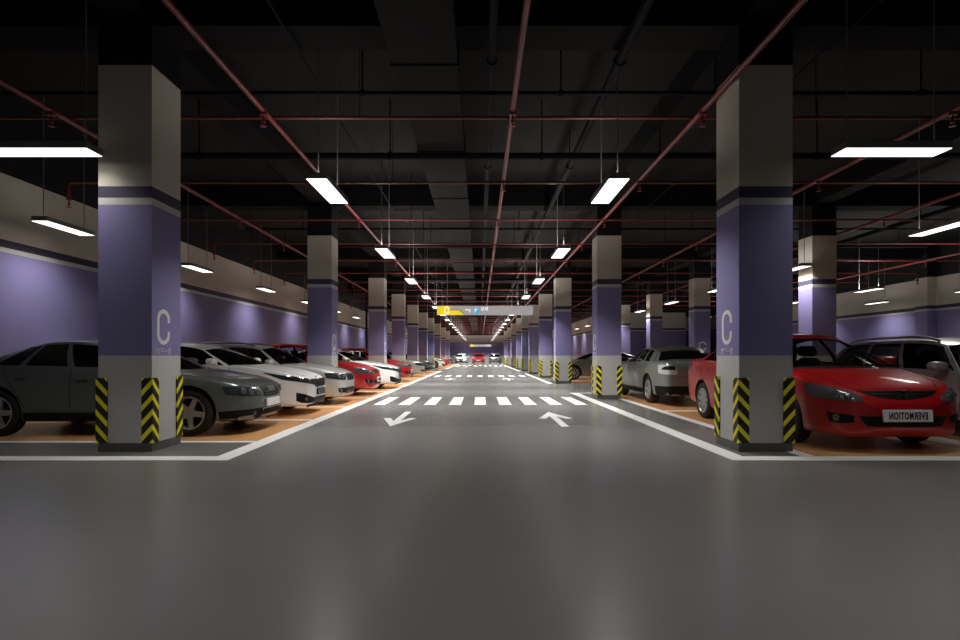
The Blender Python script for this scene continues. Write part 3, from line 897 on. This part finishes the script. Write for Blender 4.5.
def spec_estate():      # silver estate car with roof rails
    sp = dict(L=4.66, W=1.81, k=.985, wb=2.69, fo=.89, r=.32, rimr=.22, spokes=7, spoke_w=(.030, .028), seat_d=2.32,
        zt=[(0, .69), (.03, .73), (.10, .77), (.3, .845), (.7, .915), (1.15, .975), (1.4, .99), (2.4, 1.0), (3.8, 1.02), (4.3, 1.02), (4.5, 1.02), (4.62, .99), (4.66, .93)],
        zs=[(0, .655), (.10, .715), (.3, .785), (.7, .87), (1.3, .93), (2, .945), (3.4, .972), (4.2, 1.0), (4.5, .99), (4.62, .95), (4.66, .89)],
        zb=[(0, .23), (.06, .18), (.6, .18), (1.4, .19), (3.2, .19), (4.0, .22), (4.55, .27), (4.66, .34)],
        hw=[(0, .54), (.03, .63), (.10, .725), (.25, .81), (.55, .87), (1.1, .90), (2.3, .905), (3.5, .90), (4.0, .89), (4.4, .86), (4.58, .82), (4.64, .77), (4.66, .70)],
        dcc=1.10, dc0=1.42, ddc=4.60, dd0=4.50, rfc=1.90, rf0=2.0, rrc=4.34, rr0=4.26,
        zr=[(0, 1.335), (.10, 1.388), (.3, 1.415), (.7, 1.41), (1, 1.36)], yr=[(0, .56), (.5, .615), (1, .585)], crown=.035,
        wins=[(.025, .335), (.365, .63), (.66, .93)], vtop=.89, vbot=.04, mirror_u=.06, rt=.88, rv=(.10, .9),
        door_seams=[chain('s', [(1.40, .30), (1.34, .60), (1.42, .93)]), chain('s', [(2.52, .27), (2.52, .965)]), chain('s', [(3.30, .40), (3.44, .62), (3.60, .84), (3.60, .98)]), chain('s', [(1.42, .27), (3.2, .27)])],
        hood_seams=[chain('t', [(1.15, .74), (.7, .72), (.35, .64), (.15, .56)])],
        handles=[(2.32, .83), (3.38, .85)], sill_z=.26, panels=[])
    P = sp['panels']
    P += [('headlamp', M_LAMP, [('s', .40, .755), ('f', .72, .752), ('f', .60, .735), ('f', .42, .72)], [('s', .34, .635), ('f', .72, .60), ('f', .60, .588), ('f', .44, .585)],
           dict(pair=1, n=22, bulbs=[('f', .69, .67, .045), ('f', .56, .66, .042)])),
          ('grille', M_GRILLE, chain('f', [(-.38, .72), (0, .74), (.38, .72)]), chain('f', [(-.33, .575), (0, .565), (.33, .575)]), dict(n=24)),
          ('lower_intake', M_GRILLE, chain('f', [(-.46, .40), (0, .405), (.46, .40)]), chain('f', [(-.48, .26), (0, .25), (.48, .26)]), dict(n=24)),
          ('fog_lamp_recess', M_GRILLE, chain('f', [(.48, .395), (.62, .40), (.72, .395)]), chain('f', [(.48, .27), (.62, .28), (.70, .30)]), dict(pair=1, bulbs=[('f', .64, .345, .036)])),
          ('tail_lamp', M_TAIL, [('s', 4.20, .96), ('s', 4.48, .96), ('r', .78, .95), ('r', .58, .93)], [('s', 4.30, .80), ('s', 4.48, .76), ('r', .76, .75), ('r', .56, .77)], dict(pair=1, n=24)),
          ]
    def extra(c, root, paint):
        plate_at(c, root, 'number_plate', False, .80, .50, .12, M_PLATE)
        oval_badge(c, root, .765, .036)
        grille_bars(c, root, (.585, .625, .665, .70), lambda z: .33, r=.0035, m=M_TRIM)
        grille_bars(c, root, (.29,), .62, r=.006)
        for sg in (1, -1):
            pts = []
            for k in range(17):
                u = lerp(.06, .97, k / 16); p = c.roofside(u)
                pts.append((p.x, sg * (p.y - .025), p.z + .025 + .030 * min(1, k / 2, (16 - k) / 2)))
            b = bmesh.new(); sweep(b, pts, .019, 8); obj('roof_rail', b, M_RAIL, root, smooth=True)
    sp['extra'] = extra
    return sp
# ------------------------------------------------------------------ camera
CAMZ = 1.15
cam = bpy.data.cameras.new('camera'); camo = bpy.data.objects.new('camera', cam); COL.objects.link(camo)
camo.location = (0, 0, CAMZ); camo.rotation_euler = (PI / 2, 0, 0)
cam.sensor_width = 36; cam.lens = 21.0; cam.shift_y = 35.5 / 960; cam.clip_end = 300
S.camera = camo
S.cycles.sample_clamp_indirect = 3.0
S.view_settings.view_transform = 'Standard'; S.view_settings.look = 'None'
S.view_settings.gamma = 1.0; S.view_settings.use_curve_mapping = False; S.view_settings.exposure = EXPO
w = bpy.data.worlds.new('dark_world'); S.world = w; w.use_nodes = True
w.node_tree.nodes['Background'].inputs[0].default_value = (0, 0, 0, 1)

# ------------------------------------------------------------------ room shell
XL, XR, Y0, Y1, SLAB, BEAMZ = -8.3, 18.4, -5.0, 88.0, 5.70, 5.12
def sbox(name, b, m):
    bm = bmesh.new(); box(bm, *b); return struct(obj(name, bm, m))
sbox('floor', (XL - .3, XR + .3, Y0 - .3, Y1 + .3, -.2, 0), M_FLOOR)
sbox('ceiling', (XL - .3, XR + .3, Y0 - .3, Y1 + .3, SLAB, SLAB + .2), M_CEIL)
sbox('wall_left', (XL - .25, XL, Y0, Y1, 0, SLAB), M_WALL)
sbox('wall_right', (XR, XR + .25, Y0, Y1, 0, SLAB), M_WALL)
sbox('wall_end', (XL, XR, Y1, Y1 + .25, 0, SLAB), M_WALL)
sbox('wall_back', (XL, XR, Y0 - .25, Y0, 0, SLAB), M_WALL)
sbox('wall_inner', (9.1, 9.35, 41.4, Y1, 0, SLAB), M_WALL)
sbox('wall_cross', (9.35, 15.2, 41.4, 41.65, 0, SLAB), M_WALL)
sbox('wall_recess', (15.2, XR, 46.0, 46.25, 0, SLAB), M_WALL)
sbox('trim_1', (XR - .35, XR, 22.6, 23.25, 0, SLAB), M_WALL)
sbox('trim_2', (XR - .35, XR, 30.7, 31.35, 0, SLAB), M_WALL)
sbox('trim_3', (XL, XL + .08, 40.6, 40.9, 0, SLAB), M_BEAM)

ROWS = [6.69, 14.8, 22.9, 28.9, 35.1, 41.4, 47.3, 55.5, 63.5, 72.0]
CW = .64
XCL, XCR, XC2 = -3.92 - CW / 2, 3.095 + CW / 2, 9.1
for y in ROWS + [80.5]:
    sbox('ceiling_beam', (XL, XR, y + .05, y + CW - .05, BEAMZ, SLAB), M_BEAM)
for x in (XCL, XCR, XC2):
    sbox('ceiling_beam', (x - .22, x + .22, Y0, Y1, BEAMZ + .08, SLAB), M_BEAM)

# ------------------------------------------------------------------ columns
def letter_c(w, h, t, depth, gap=.12):
    """tall open letter C as a swept flat band, in the x-y plane"""
    b = bmesh.new()
    def pt(a, rx, ry, cy): return (rx * math.cos(a), cy + ry * math.sin(a))
    rx, ry = w / 2, min(w / 2 * .9, h / 2 - gap * h - .004); cy = h / 2 - ry
    o, i = [], []
    o.append((rx, gap * h)); i.append((rx - t, gap * h))
    for k in range(17):
        a = PI * k / 16
        o.append(pt(a, rx, ry, cy)); i.append(pt(a, rx - t, ry - t, cy))
    for k in range(17):
        a = PI + PI * k / 16
        o.append(pt(a, rx, ry, -cy)); i.append(pt(a, rx - t, ry - t, -cy))
    o.append((rx, -gap * h)); i.append((rx - t, -gap * h))
    n = len(o)
    V = [[b.verts.new((p[0], p[1], z)) for p in q] for q in (o, i) for z in (0, depth)]
    for k in range(n - 1):
        b.faces.new((V[1][k], V[1][k + 1], V[3][k + 1], V[3][k])); b.faces.new((V[0][k], V[2][k], V[2][k + 1], V[0][k + 1]))
        b.faces.new((V[0][k], V[0][k + 1], V[1][k + 1], V[1][k])); b.faces.new((V[2][k], V[3][k], V[3][k + 1], V[2][k + 1]))
    for k in (0, n - 1): b.faces.new((V[0][k], V[1][k], V[3][k], V[2][k]))
    return bm_mesh(b, 'letter', M_LETTER)

def guard_mesh():
    t, l = .02, .114; b = bmesh.new()
    prism(b, [(t, t), (-l, t), (-l, 0), (0, 0), (0, -l), (t, -l)], .106, .882)
    bmesh.ops.recalc_face_normals(b, faces=b.faces[:])
    uv = b.loops.layers.uv.new('UVMap')
    for f in b.faces:
        for lp in f.loops: lp[uv].uv = (max(t - lp.vert.co.x, t - lp.vert.co.y), lp.vert.co.z)
    return bm_mesh(b, 'corner_guard', M_GUARD)

GUARD = guard_mesh(); LET_C = letter_c(.28, .437, .052, .003); LET_CW = letter_c(.33, .39, .06, .003)
LET_T = text_mesh('地下一层', .085, .0015, M_LETTER)
sb = bmesh.new(); box(sb, -CW / 2, CW / 2, -CW / 2, CW / 2, 0.10, BEAMZ); SHAFT = bm_mesh(sb, 'shaft', M_COL)
sb = bmesh.new(); box(sb, -CW / 2, CW / 2, -CW / 2, CW / 2, 0.10, BEAMZ); SHAFT_N = bm_mesh(sb, 'shaft', M_COL_NEAR)
sb = bmesh.new(); box(sb, -CW / 2 - .002, CW / 2 + .002, -CW / 2 - .002, CW / 2 + .002, 0, 0.104); PLINTH = bm_mesh(sb, 'plinth', M_PLINTH)

def column(x, y, face, label, near=False):
    """face: +1 letter on the +x side, -1 on the -x side, 0 on the side towards the cross aisle"""
    r = thing('parking_column', label, 'column', (x, y + CW / 2, 0), group='numbered parking columns')
    link('shaft', SHAFT_N if near else SHAFT, r); link('plinth', PLINTH, r)
    for k, (sx, sy) in enumerate(((1, 1), (-1, 1), (-1, -1), (1, -1))):
        g = link('corner_guard', GUARD, r, (sx * CW / 2, sy * CW / 2, 0)); g.rotation_euler = (0, 0, k * PI / 2)
    h = CW / 2
    if face:
        rot = (PI / 2, 0, face * PI / 2)
        yo = -.075 if face > 0 else .01
        o = link('column_letter', LET_C, r, (face * h, yo, 1.502)); o.rotation_euler = rot
        o = link('level_lettering', LET_T, r, (face * (h + .0018), yo, 1.205)); o.rotation_euler = rot
    elif label.startswith('column in'):
        o = link('column_letter', LET_CW, r, (.0, -h, 1.53)); o.rotation_euler = (PI / 2, 0, 0)
    return r
ORD = ['nearest', 'second', 'third', 'fourth', 'fifth', 'sixth', 'seventh', 'eighth', 'ninth', 'tenth', 'eleventh', 'twelfth', 'thirteenth', 'fourteenth', 'fifteenth', 'sixteenth', 'seventeenth', 'eighteenth', 'nineteenth', 'twentieth']
ORD += ['number %d' % k for k in range(21, 40)]
for k, y in enumerate(ROWS):
    column(XCL, y, 1, '%s purple and grey column on the left side of the main aisle' % ORD[k] if k else 'nearest purple and grey column on the left, dark grey car behind it', k == 0)
    column(XCR, y, -1, '%s purple and grey column on the right side of the main aisle' % ORD[k] if k else 'nearest purple and grey column on the right, beside the shiny red car', k == 0)
for k, (y, n) in enumerate(((14.8, 'big purple column in the second row, rising behind the red car roof'), (22.9, 'column in the second row with a broad white C towards the viewer'),
                            (28.9, 'third column of the second row on the right, above the pale grey saloon'), (35.1, 'farthest column of the second row on the right'))):
    column(XC2, y, 0, n)

# ------------------------------------------------------------------ floor paint
def fslab(name, x0, x1, y0, y1, m, z):
    b = bmesh.new(); box(b, x0, x1, y0, y1, -.001, z); o = obj(name, b, m); return struct(o)
LW = (2.765, 2.985)
# orange bays
fslab('floor_bay_paint', XL, -LW[1], 7.50, 41.0, M_ORANGE, .0025)
fslab('floor_bay_paint', XL, -LW[1], 47.5, 76.0, M_ORANGE, .0025)
for a, b_ in ((6.37, 17.2), (22.9, 35.3), (41.4, 76.0)):
    fslab('floor_bay_paint', 3.80, 8.72, a, b_, M_ORANGE, .0025)
# long edge lines
fslab('floor_marking_line', -LW[1], -LW[0], 6.13, 41.0, M_LINE, .005)
fslab('floor_marking_line', -LW[1], -LW[0], 47.5, 76.0, M_LINE, .005)
for a, b_ in ((6.13, 17.2), (22.8, 35.3), (41.0, 76.0)):
    fslab('floor_marking_line', LW[0], LW[1], a, b_, M_LINE, .005)
    fslab('floor_marking_line', 3.66, 3.82, a + .24, b_, M_LINE, .004)
    fslab('floor_marking_line', LW[1], 3.66, b_ - .14, b_, M_LINE, .004)
fslab('floor_marking_line', XL, -LW[1], 6.13, 6.37, M_LINE, .005)
fslab('floor_marking_line', LW[1], 12.0, 6.13, 6.37, M_LINE, .005)
# bay dividers
for y in (7.45, 9.98, 12.5, 15.15, 17.75, 20.3, 22.9, 25.9, 28.9, 31.9, 35.1, 38.2, 49.9, 52.6, 55.5, 58.2, 60.8, 63.5, 66.3, 69.1, 72.0):
    fslab('floor_marking_line', XL, -LW[1], y - .06, y + .06, M_LINE, .004)
fslab('floor_marking_line', 6.06, 6.45, 6.37, 17.2, M_LINE, .004)
fslab('floor_marking_line', 3.82, 8.72, 11.5, 11.68, M_LINE, .0045)
for y in (26.1, 29.0, 32.0):
    fslab('floor_marking_line', 3.82, 8.72, y - .06, y + .06, M_LINE, .004)

def crosswalk(y0, y1, label):
    r = thing('zebra_crossing', label, 'crosswalk', (0, (y0 + y1) / 2, 0))
    for k in range(9):
        x = -2.355 + .59 * k; b = bmesh.new()
        box(b, x - .14, x + .14, -(y1 - y0) / 2, (y1 - y0) / 2, -.001, .004); obj('painted_stripe', b, M_LINE, r)
crosswalk(13.04, 15.44, 'nearest white zebra crossing of nine stripes across the grey aisle')
crosswalk(30.0, 32.5, 'second zebra crossing, farther down the aisle')
crosswalk(61.5, 65.0, 'farthest zebra crossing, just beyond the yellow and black speed bump')

def lane_arrow(x, y, toward, label):
    b = bmesh.new(); s = -1 if toward else 1
    def poly(pts):
        p = [(px * s, py * s) for px, py in pts]
        a = sum(p[i][0] * p[(i + 1) % len(p)][1] - p[(i + 1) % len(p)][0] * p[i][1] for i in range(len(p)))
        prism(b, p if a > 0 else p[::-1], -.001, .005)
    poly([(0, 1.15), (-.30, .02), (-.18, -.02), (-.06, .42), (-.06, -1.15), (.06, -1.15), (.06, .42), (.18, -.02), (.30, .02)])
    tag(obj('lane_arrow', b, M_LINE, loc=(x, y, 0)), label, 'floor arrow')
lane_arrow(-1.46, 10.25, True, 'white painted arrow in the near left lane, pointing towards the viewer')
lane_arrow(1.38, 10.2, False, 'white painted arrow in the near right lane, pointing away')
lane_arrow(-1.46, 27.3, True, 'distant white arrow in the left lane before the second zebra crossing')
lane_arrow(1.38, 27.3, False, 'distant white arrow in the right lane before the second zebra crossing')

b = bmesh.new()
n = 22
for k in range(n):
    x0 = -2.75 + 5.5 * k / n; x1 = -2.75 + 5.5 * (k + 1) / n
    pr = [(-.22, 0.0), (-.14, .035), (0, .05), (.14, .035), (.22, 0.0)]
    A = [b.verts.new((x0, y, z)) for y, z in pr]; B = [b.verts.new((x1, y, z)) for y, z in pr]
    for i in range(4): b.faces.new((A[i], A[i + 1], B[i + 1], B[i])).material_index = 0 if k % 4 == 1 else 1
bmesh.ops.remove_doubles(b, verts=b.verts[:], dist=1e-4)
tag(obj('speed_bump', b, [M_YEL, M_BLK], loc=(0, 57.5, 0.001)), 'yellow and black rubber speed bump across the far aisle', 'speed bump')

# ------------------------------------------------------------------ pendant lamps
LZ = 3.47
b = bmesh.new(); box(b, -.14, .14, -.6, .6, .004, .085, .006); HOUS = bm_mesh(b, 'housing', M_HOUSE)
b = bmesh.new(); box(b, -.133, .133, -.593, .593, -.002, .006); DIFF = bm_mesh(b, 'diffuser', M_DIFF)
b = bmesh.new(); tube(b, (0, 0, .08), (0, 0, SLAB - LZ), .0085, 6); RODM = bm_mesh(b, 'suspension_rod', M_ROD)
LOUV = bpy.data.lights.new('louvre_light', 'AREA'); LOUV.shape = 'RECTANGLE'; LOUV.size = .26; LOUV.size_y = 1.18
LOUV.energy = LAMP_W; LOUV.spread = math.radians(LAMP_SPREAD); LOUV.color = (1.0, .975, .945)
UPL = LOUV.copy(); UPL.energy = UP_W; UPL.spread = PI
DIMMED = {1: (LOUV, UPL)}
def dimmed(k):
    if k not in DIMMED:
        a, b2 = LOUV.copy(), UPL.copy(); a.energy = LAMP_W * k; b2.energy = UP_W * min(k, k * k) if k < 1 else UP_W * k * 1.35; DIMMED[k] = (a, b2)
    return DIMMED[k]
RODY = []
def clear(y, r):
    while any(abs(y - q) < r + .03 for q in RODY): y += .02
    return y
def lamp(x, y, label, group, rz=0.0, dim=1):
    r = thing('pendant_lamp', label, 'lamp', (x, y, LZ), rz, group)
    RODY.extend([y] if rz else [y - .5, y + .5])
    link('housing', HOUS, r); link('diffuser', DIFF, r)
    for sy in (-.50, .50): link('suspension_rod', RODM, r, (0, sy, 0))
    link('louvre_light', dimmed(dim)[0], r, (0, 0, -.006))
    link('added_uplight', dimmed(dim)[1], r, (0, 0, .10)).rotation_euler = (PI, 0, 0)  # unseen light added above each housing to brighten upper walls and columns
    return r
LANE = (.5, 1.0, 1.35)
for side, x in (('left', -2.15), ('right', 1.83)):
    for k in range(17):
        lamp(x, 7.95 + 4.8 * k, '%s pendant lamp from the viewer in the row over the %s lane' % (ORD[k] if k else 'nearest', side), 'lamps over the %s lane' % side, 0, LANE[min(k, 2)] if k < 3 else (1.5 if k < 10 else 1.9 if k < 15 else 2.0))
for x in (-5.0, -2.15, 1.83, 4.69):  # lamps added out of view to light the foreground floor and near column fronts
    for y in (2.7, -2.1):
        lamp(x, y, 'added pendant lamp over the near cross aisle, outside the picture, lighting the foreground', 'added lamps over the near cross aisle', 0, BACK)
for k in range(15):
    lamp(-7.60, 10.25 + 4.83 * k, '%s pendant lamp along the left wall' % ORD[k], 'lamps along the left wall', 0, .24)
for k in range(15):
    lamp(8.47, 10.3 + 4.83 * k, '%s pendant lamp in the row over the right parking bays' % ORD[k], 'lamps over the right parking bays', 0, .42 if k < 7 else .3)
for k in range(5):
    lamp(13.9, 15.2 + 4.83 * k, '%s pendant lamp over the far right aisle' % ORD[k], 'lamps over the far right aisle', 0, 1.5)
for k in range(5):
    lamp(17.6, 15.2 + 4.83 * k, '%s pendant lamp along the right wall' % ORD[k], 'lamps along the right wall', 0, .3)
lamp(-5.0, 6.4, 'crosswise pendant lamp beside the nearest left column, cut by the frame', 'crosswise lamps over the near aisle', PI / 2, .1)
lamp(4.69, 6.4, 'crosswise pendant lamp beside the nearest right column', 'crosswise lamps over the near aisle', PI / 2, .1)

# ------------------------------------------------------------------ pipes, ducts
PZ = 4.45
def head(o, y):
    b = bmesh.new()
    tube(b, (0, 0, 0), (0, 0, -.10), .014, 8); tube(b, (0, 0, -.03), (0, 0, .05), .05, 10)
    tube(b, (0, 0, -.10), (0, 0, -.13), .028, 10); tube(b, (0, 0, -.17), (0, 0, -.178), .04, 12); tube(b, (0, 0, -.13), (0, 0, -.175), .008, 6)
    me = bm_mesh(b, 'sprinkler_head', M_REDPIPE)
    return me
HEADM = head(None, 0)
b = bmesh.new(); tube(b, (0, 0, .02), (0, 0, SLAB - PZ - .062), .006, 6); HANGM = bm_mesh(b, 'pipe_hanger', M_BLACKPIPE)
for x, lab, r in ((-5.78, 'red sprinkler main running above the left parking bays', .034), (-2.92, 'red sprinkler main running beside the left lane lamps', .036),
                  (.44, 'red sprinkler main running down the middle of the aisle ceiling', .036), (3.0, 'red sprinkler main running just left of the right columns', .036),
                  (6.37, 'red sprinkler main running above the right parking bays', .036), (9.75, 'red sprinkler main running behind the second column row', .036),
                  (15.5, 'red sprinkler main running near the right wall', .036)):
    r0 = thing('sprinkler_main', lab, 'pipe', (x, 0, PZ), 0, 'red sprinkler mains')
    b = bmesh.new(); tube(b, (0, Y0 + .02, 0), (0, Y1 - .02, 0), r, 12); obj('main_pipe', b, M_REDPIPE, r0, smooth=True)
    for k in range(12):
        link('sprinkler_head', HEADM, r0, (0, 7.55 + 2.98 * k, -.035))
k = 0; y = 7.92
while y < 86:
    yy = y
    for rr in ROWS:
        if rr - .05 < yy < rr + CW + .05: yy = rr - .17
    yy = clear(yy, .026)
    r0 = thing('sprinkler_branch', '%s red branch pipe from the viewer, crossing under the ceiling' % ORD[k], 'pipe', (0, yy, PZ + .062), 0, 'red branch pipes')
    b = bmesh.new(); xa, xb = -8.0, 17.9
    sweep(b, [(xa, 0, -.30), (xa, 0, -.06), (xa + .02, 0, -.02), (xa + .06, 0, 0), (xb - .06, 0, 0), (xb - .02, 0, -.02), (xb, 0, -.06), (xb, 0, -.30)], .024, 10)
    obj('branch_pipe', b, M_REDPIPE, r0, smooth=True)
    for x in (xa, xb): link('sprinkler_head', HEADM, r0, (x, 0, -.30))
    for x in (-6.9, -1.7, 4.75, 12.6): link('pipe_hanger', HANGM, r0, (x, 0, 0))
    y += 2.98; k += 1

r0 = thing('air_duct', 'wide dark grey rectangular air duct running along the aisle ceiling', 'duct', (0, 0, 0))
yy = Y0 + .1; k = 0
while yy < 84:
    b = bmesh.new(); box(b, -1.10, -.28, yy, yy + 2.95, 4.80, 5.09, .004); obj('duct_section', b, M_DUCT, r0)
    b = bmesh.new(); box(b, -1.12, -.26, yy + 2.95, yy + 2.99, 4.78, 5.10); obj('duct_flange', b, M_DUCT, r0)
    yy += 2.99
for x, z, r, lab in ((.15, 4.95, .05, 'black drain pipe running along the aisle ceiling right of the duct'), (1.80, 4.95, .06, 'black drain pipe running above the right lane lamps'),
                     (-2.3, 5.0, .016, 'thin black conduit running above the left lane lamps'), (4.35, 5.0, .016, 'thin black conduit running right of the right columns'),
                     (12.0, 4.9, .07, 'thick black pipe running over the far right aisle')):
    r0 = thing('ceiling_pipe', lab, 'pipe', (x, 0, z), 0, 'black pipes along the ceiling')
    b = bmesh.new(); tube(b, (0, Y0 + .05, 0), (0, 86, 0), r, 10); obj('pipe_run', b, M_BLACKPIPE, r0, smooth=True)
    if r > .04:
        for q in range(10):
            b = bmesh.new(); tube(b, (0, 3.2 + 4 * q, 0), (0, 3.3 + 4 * q, 0), r + .02, 10); tube(b, (0, 3.25 + 4 * q, r), (0, 3.25 + 4 * q, SLAB - z), .01, 6); obj('pipe_clamp', b, M_BLACKPIPE, r0)
k = 0
for base in (7.62, 15.8, 23.9, 29.9, 36.1, 42.4, 48.3):
    for dy_, r, z in ((0, .028, 4.72), (2.35, .06, 4.70)):
        r0 = thing('cross_pipe', '%s black pipe from the viewer, crossing under the ceiling' % ORD[k], 'pipe', (0, clear(base + dy_, r + .02), z), 0, 'black pipes across the ceiling')
        b = bmesh.new(); tube(b, (-6.6, 0, 0), (14.5, 0, 0), r, 10); obj('pipe_run', b, M_BLACKPIPE, r0, smooth=True)
        for x in (-5.0, -1.6, 1.1, 3.2, 6.0, 9.0):
            b = bmesh.new(); tube(b, (x, 0, r), (x, 0, SLAB - z), .012, 6); tube(b, (x - .03, 0, 0), (x + .03, 0, 0), r + .018, 10); obj('pipe_hanger', b, M_BLACKPIPE, r0)
        k += 1

# ------------------------------------------------------------------ hanging signs
def hanging_sign(xc, y, z0, wd, ht, label, top, full=True):
    r = thing('hanging_sign', label, 'sign', (xc, y, z0))
    k = wd / 4.29; X = lambda px: (px - 485.0) / 22.4 * k; Z = lambda py: ht - (py - 306.0) / 9.0 * ht
    b = bmesh.new(); box(b, -wd / 2, wd / 2, -.04, .04, 0, ht, .006); obj('sign_panel', b, M_SIGN, r)
    def flat(nm, pts, m, d=.0, parent=r):
        b = bmesh.new(); p = [(X(px), Z(py)) for px, py in pts]
        a = sum(p[i][0] * p[(i + 1) % len(p)][1] - p[(i + 1) % len(p)][0] * p[i][1] for i in range(len(p)))
        prism(b, p if a > 0 else p[::-1], 0, .004 + d)
        for v in b.verts: v.co = Vector((v.co.x, -.0405 - v.co.z, v.co.y))
        return obj(nm, b, m, parent)
    flat('yellow_field', [(437.2, 306.15), (450.1, 306.15), (450.1, 310.4), (459, 310.4), (464.2, 314.85), (437.2, 314.85)], M_SIGNY)
    flat('grey_stroke', [(450.3, 309.9), (459.4, 309.9), (465.0, 314.7), (464.3, 314.85), (459, 310.4), (450.3, 310.4)], M_GREYLINE)
    def put(nm, me, px, py, d=.0055):
        o = link(nm, me, r, (X(px), -.0405 - d, Z(py))); o.rotation_euler = (PI / 2, 0, 0); o.scale = (k, ht / .40, 1)
        return o
    me = letter_c(.20, .31, .034, .002); me.materials[0] = M_WHITE; put('sign_letter', me, 446.6, 310.4, .0045)
    flat('turn_arrow', [(464.8, 309.9), (466.2, 308.9), (466.2, 309.5), (470.0, 309.5), (470.0, 312.4), (469.2, 312.4), (469.2, 310.2), (466.2, 310.2), (466.2, 310.9)], M_WHITE)
    flat('parking_badge', [(473.1, 307.8), (478.6, 307.8), (478.6, 313.6), (473.1, 313.6)], M_SIGNB)
    if full:
        put('parking_letter', text_mesh('P', .26, .0015, M_WHITE), 475.9, 310.6)
        put('sign_lettering', text_mesh('区域', .17, .0015, M_WHITE, 1.0), 484.6, 308.9)
    for px in (447.3, 524.8):
        b = bmesh.new(); tube(b, (X(px), 0, ht), (X(px), 0, (top if full or px > 500 else 4.79) - z0), .018, 8); obj('hanging_rod', b, M_ROD, r)
hanging_sign(.225, 25.0, 2.96, 4.29, .40, 'nearer hanging sign with a yellow C end and a blue parking badge', SLAB)
hanging_sign(.07, 75.0, 2.34, 2.8, .28, 'small distant hanging sign in front of the purple end wall', SLAB, False)

# ------------------------------------------------------------------ cars in their places
saloon, cs = build_car('saloon_car', spec_saloon(), P_GREY, G_DARK, 'dark grey four-ring saloon parked nose out behind the nearest left column', 'cars parked on the left')
coupe, cc = build_car('saloon_car', spec_coupe_saloon(), P_WHITE, G_DARK, 'white saloon parked between the dark grey saloon and a silver estate', 'cars parked on the left')
wedge, cw = build_car('saloon_car', spec_wedge(), P_RED, G_CLEAR, 'red saloon with a mirrored number plate beside the nearest right column', 'cars parked on the right')
estate, ce = build_car('estate_car', spec_estate(), P_SILVER, G_MID, 'silver estate parked between the nearest white saloon and the second left column', 'cars parked on the left')

def spot(x, y, rz): return (x, y, 0), rz
def nose_out(root, c, y, front):          # left bays, nose towards the aisle
    root.location = (front - c.L / 2 * c.sp['k'], y, 0); root.rotation_euler = (0, 0, 0)
def recolour(root, old, new):
    for o in list(root.children) + [g for ch in root.children for g in ch.children]:
        if o.type == 'MESH' and any(s.material is old for s in o.material_slots):
            o.data = o.data.copy()
            for i, m in enumerate(o.data.materials):
                if m is old: o.data.materials[i] = new
nose_out(saloon, cs, 8.80, -3.31); nose_out(coupe, cc, 11.35, -3.28); nose_out(estate, ce, 13.72, -3.2)
wedge.location = (4.975, 6.58 + cw.L / 2 * cw.sp['k'], 0); wedge.rotation_euler = (0, 0, -PI / 2)
GL, GR, GE = 'cars parked on the left', 'cars parked on the right', 'cars parked at the far end'
for src, c, y, front, lab in ((wedge, cw, 16.75, -3.08, 'red saloon just behind the second left column'),
        (coupe, cc, 19.85, -2.87, 'white saloon parked past the second left column, beside a red saloon'),
        (wedge, cw, 25.4, -3.15, 'red saloon just behind the third left column'),
        (estate, ce, 31.2, -3.15, 'silver estate just behind the fourth left column'),
        (saloon, cs, 37.6, -3.15, 'dark grey saloon past the fifth left column'),
        (coupe, cc, 50.0, -3.15, 'small distant white saloon past the seventh left column'),
        (wedge, cw, 58.0, -3.15, 'small distant red saloon beyond the distant white one on the left'),
        (saloon, cs, 66.5, -3.15, 'farthest dark grey saloon in the left row')):
    o = dup(src, (0, 0, 0), 0, lab, GL); nose_out(o, c, y, front)
o = dup(saloon, (4.97, 14.85, 0), PI / 2, 'pale grey saloon seen from behind, beyond the red saloon on the right', GR); recolour(o, P_GREY, P_PALE)
o = dup(estate, (7.52, 6.40 + ce.L / 2 * .985, 0), -PI / 2, 'silver estate with roof rails parked right of the red saloon', GR)
o = dup(coupe, (3.55 + cc.L / 2, 27.3, 0), PI, 'pale grey saloon seen side-on between two right columns, nose to the aisle', GR); recolour(o, P_WHITE, P_PALE)
o = dup(coupe, (-2.75, 83.5, 0), -PI / 2, 'white saloon facing the viewer, left of three at the end wall', GE)
o = dup(wedge, (-.22, 83.5, 0), -PI / 2, 'red saloon facing the viewer, middle of three at the end wall', GE)
o = dup(estate, (2.25, 83.5, 0), -PI / 2, 'grey estate facing the viewer, right of three at the end wall', GE); recolour(o, P_SILVER, P_PALE)
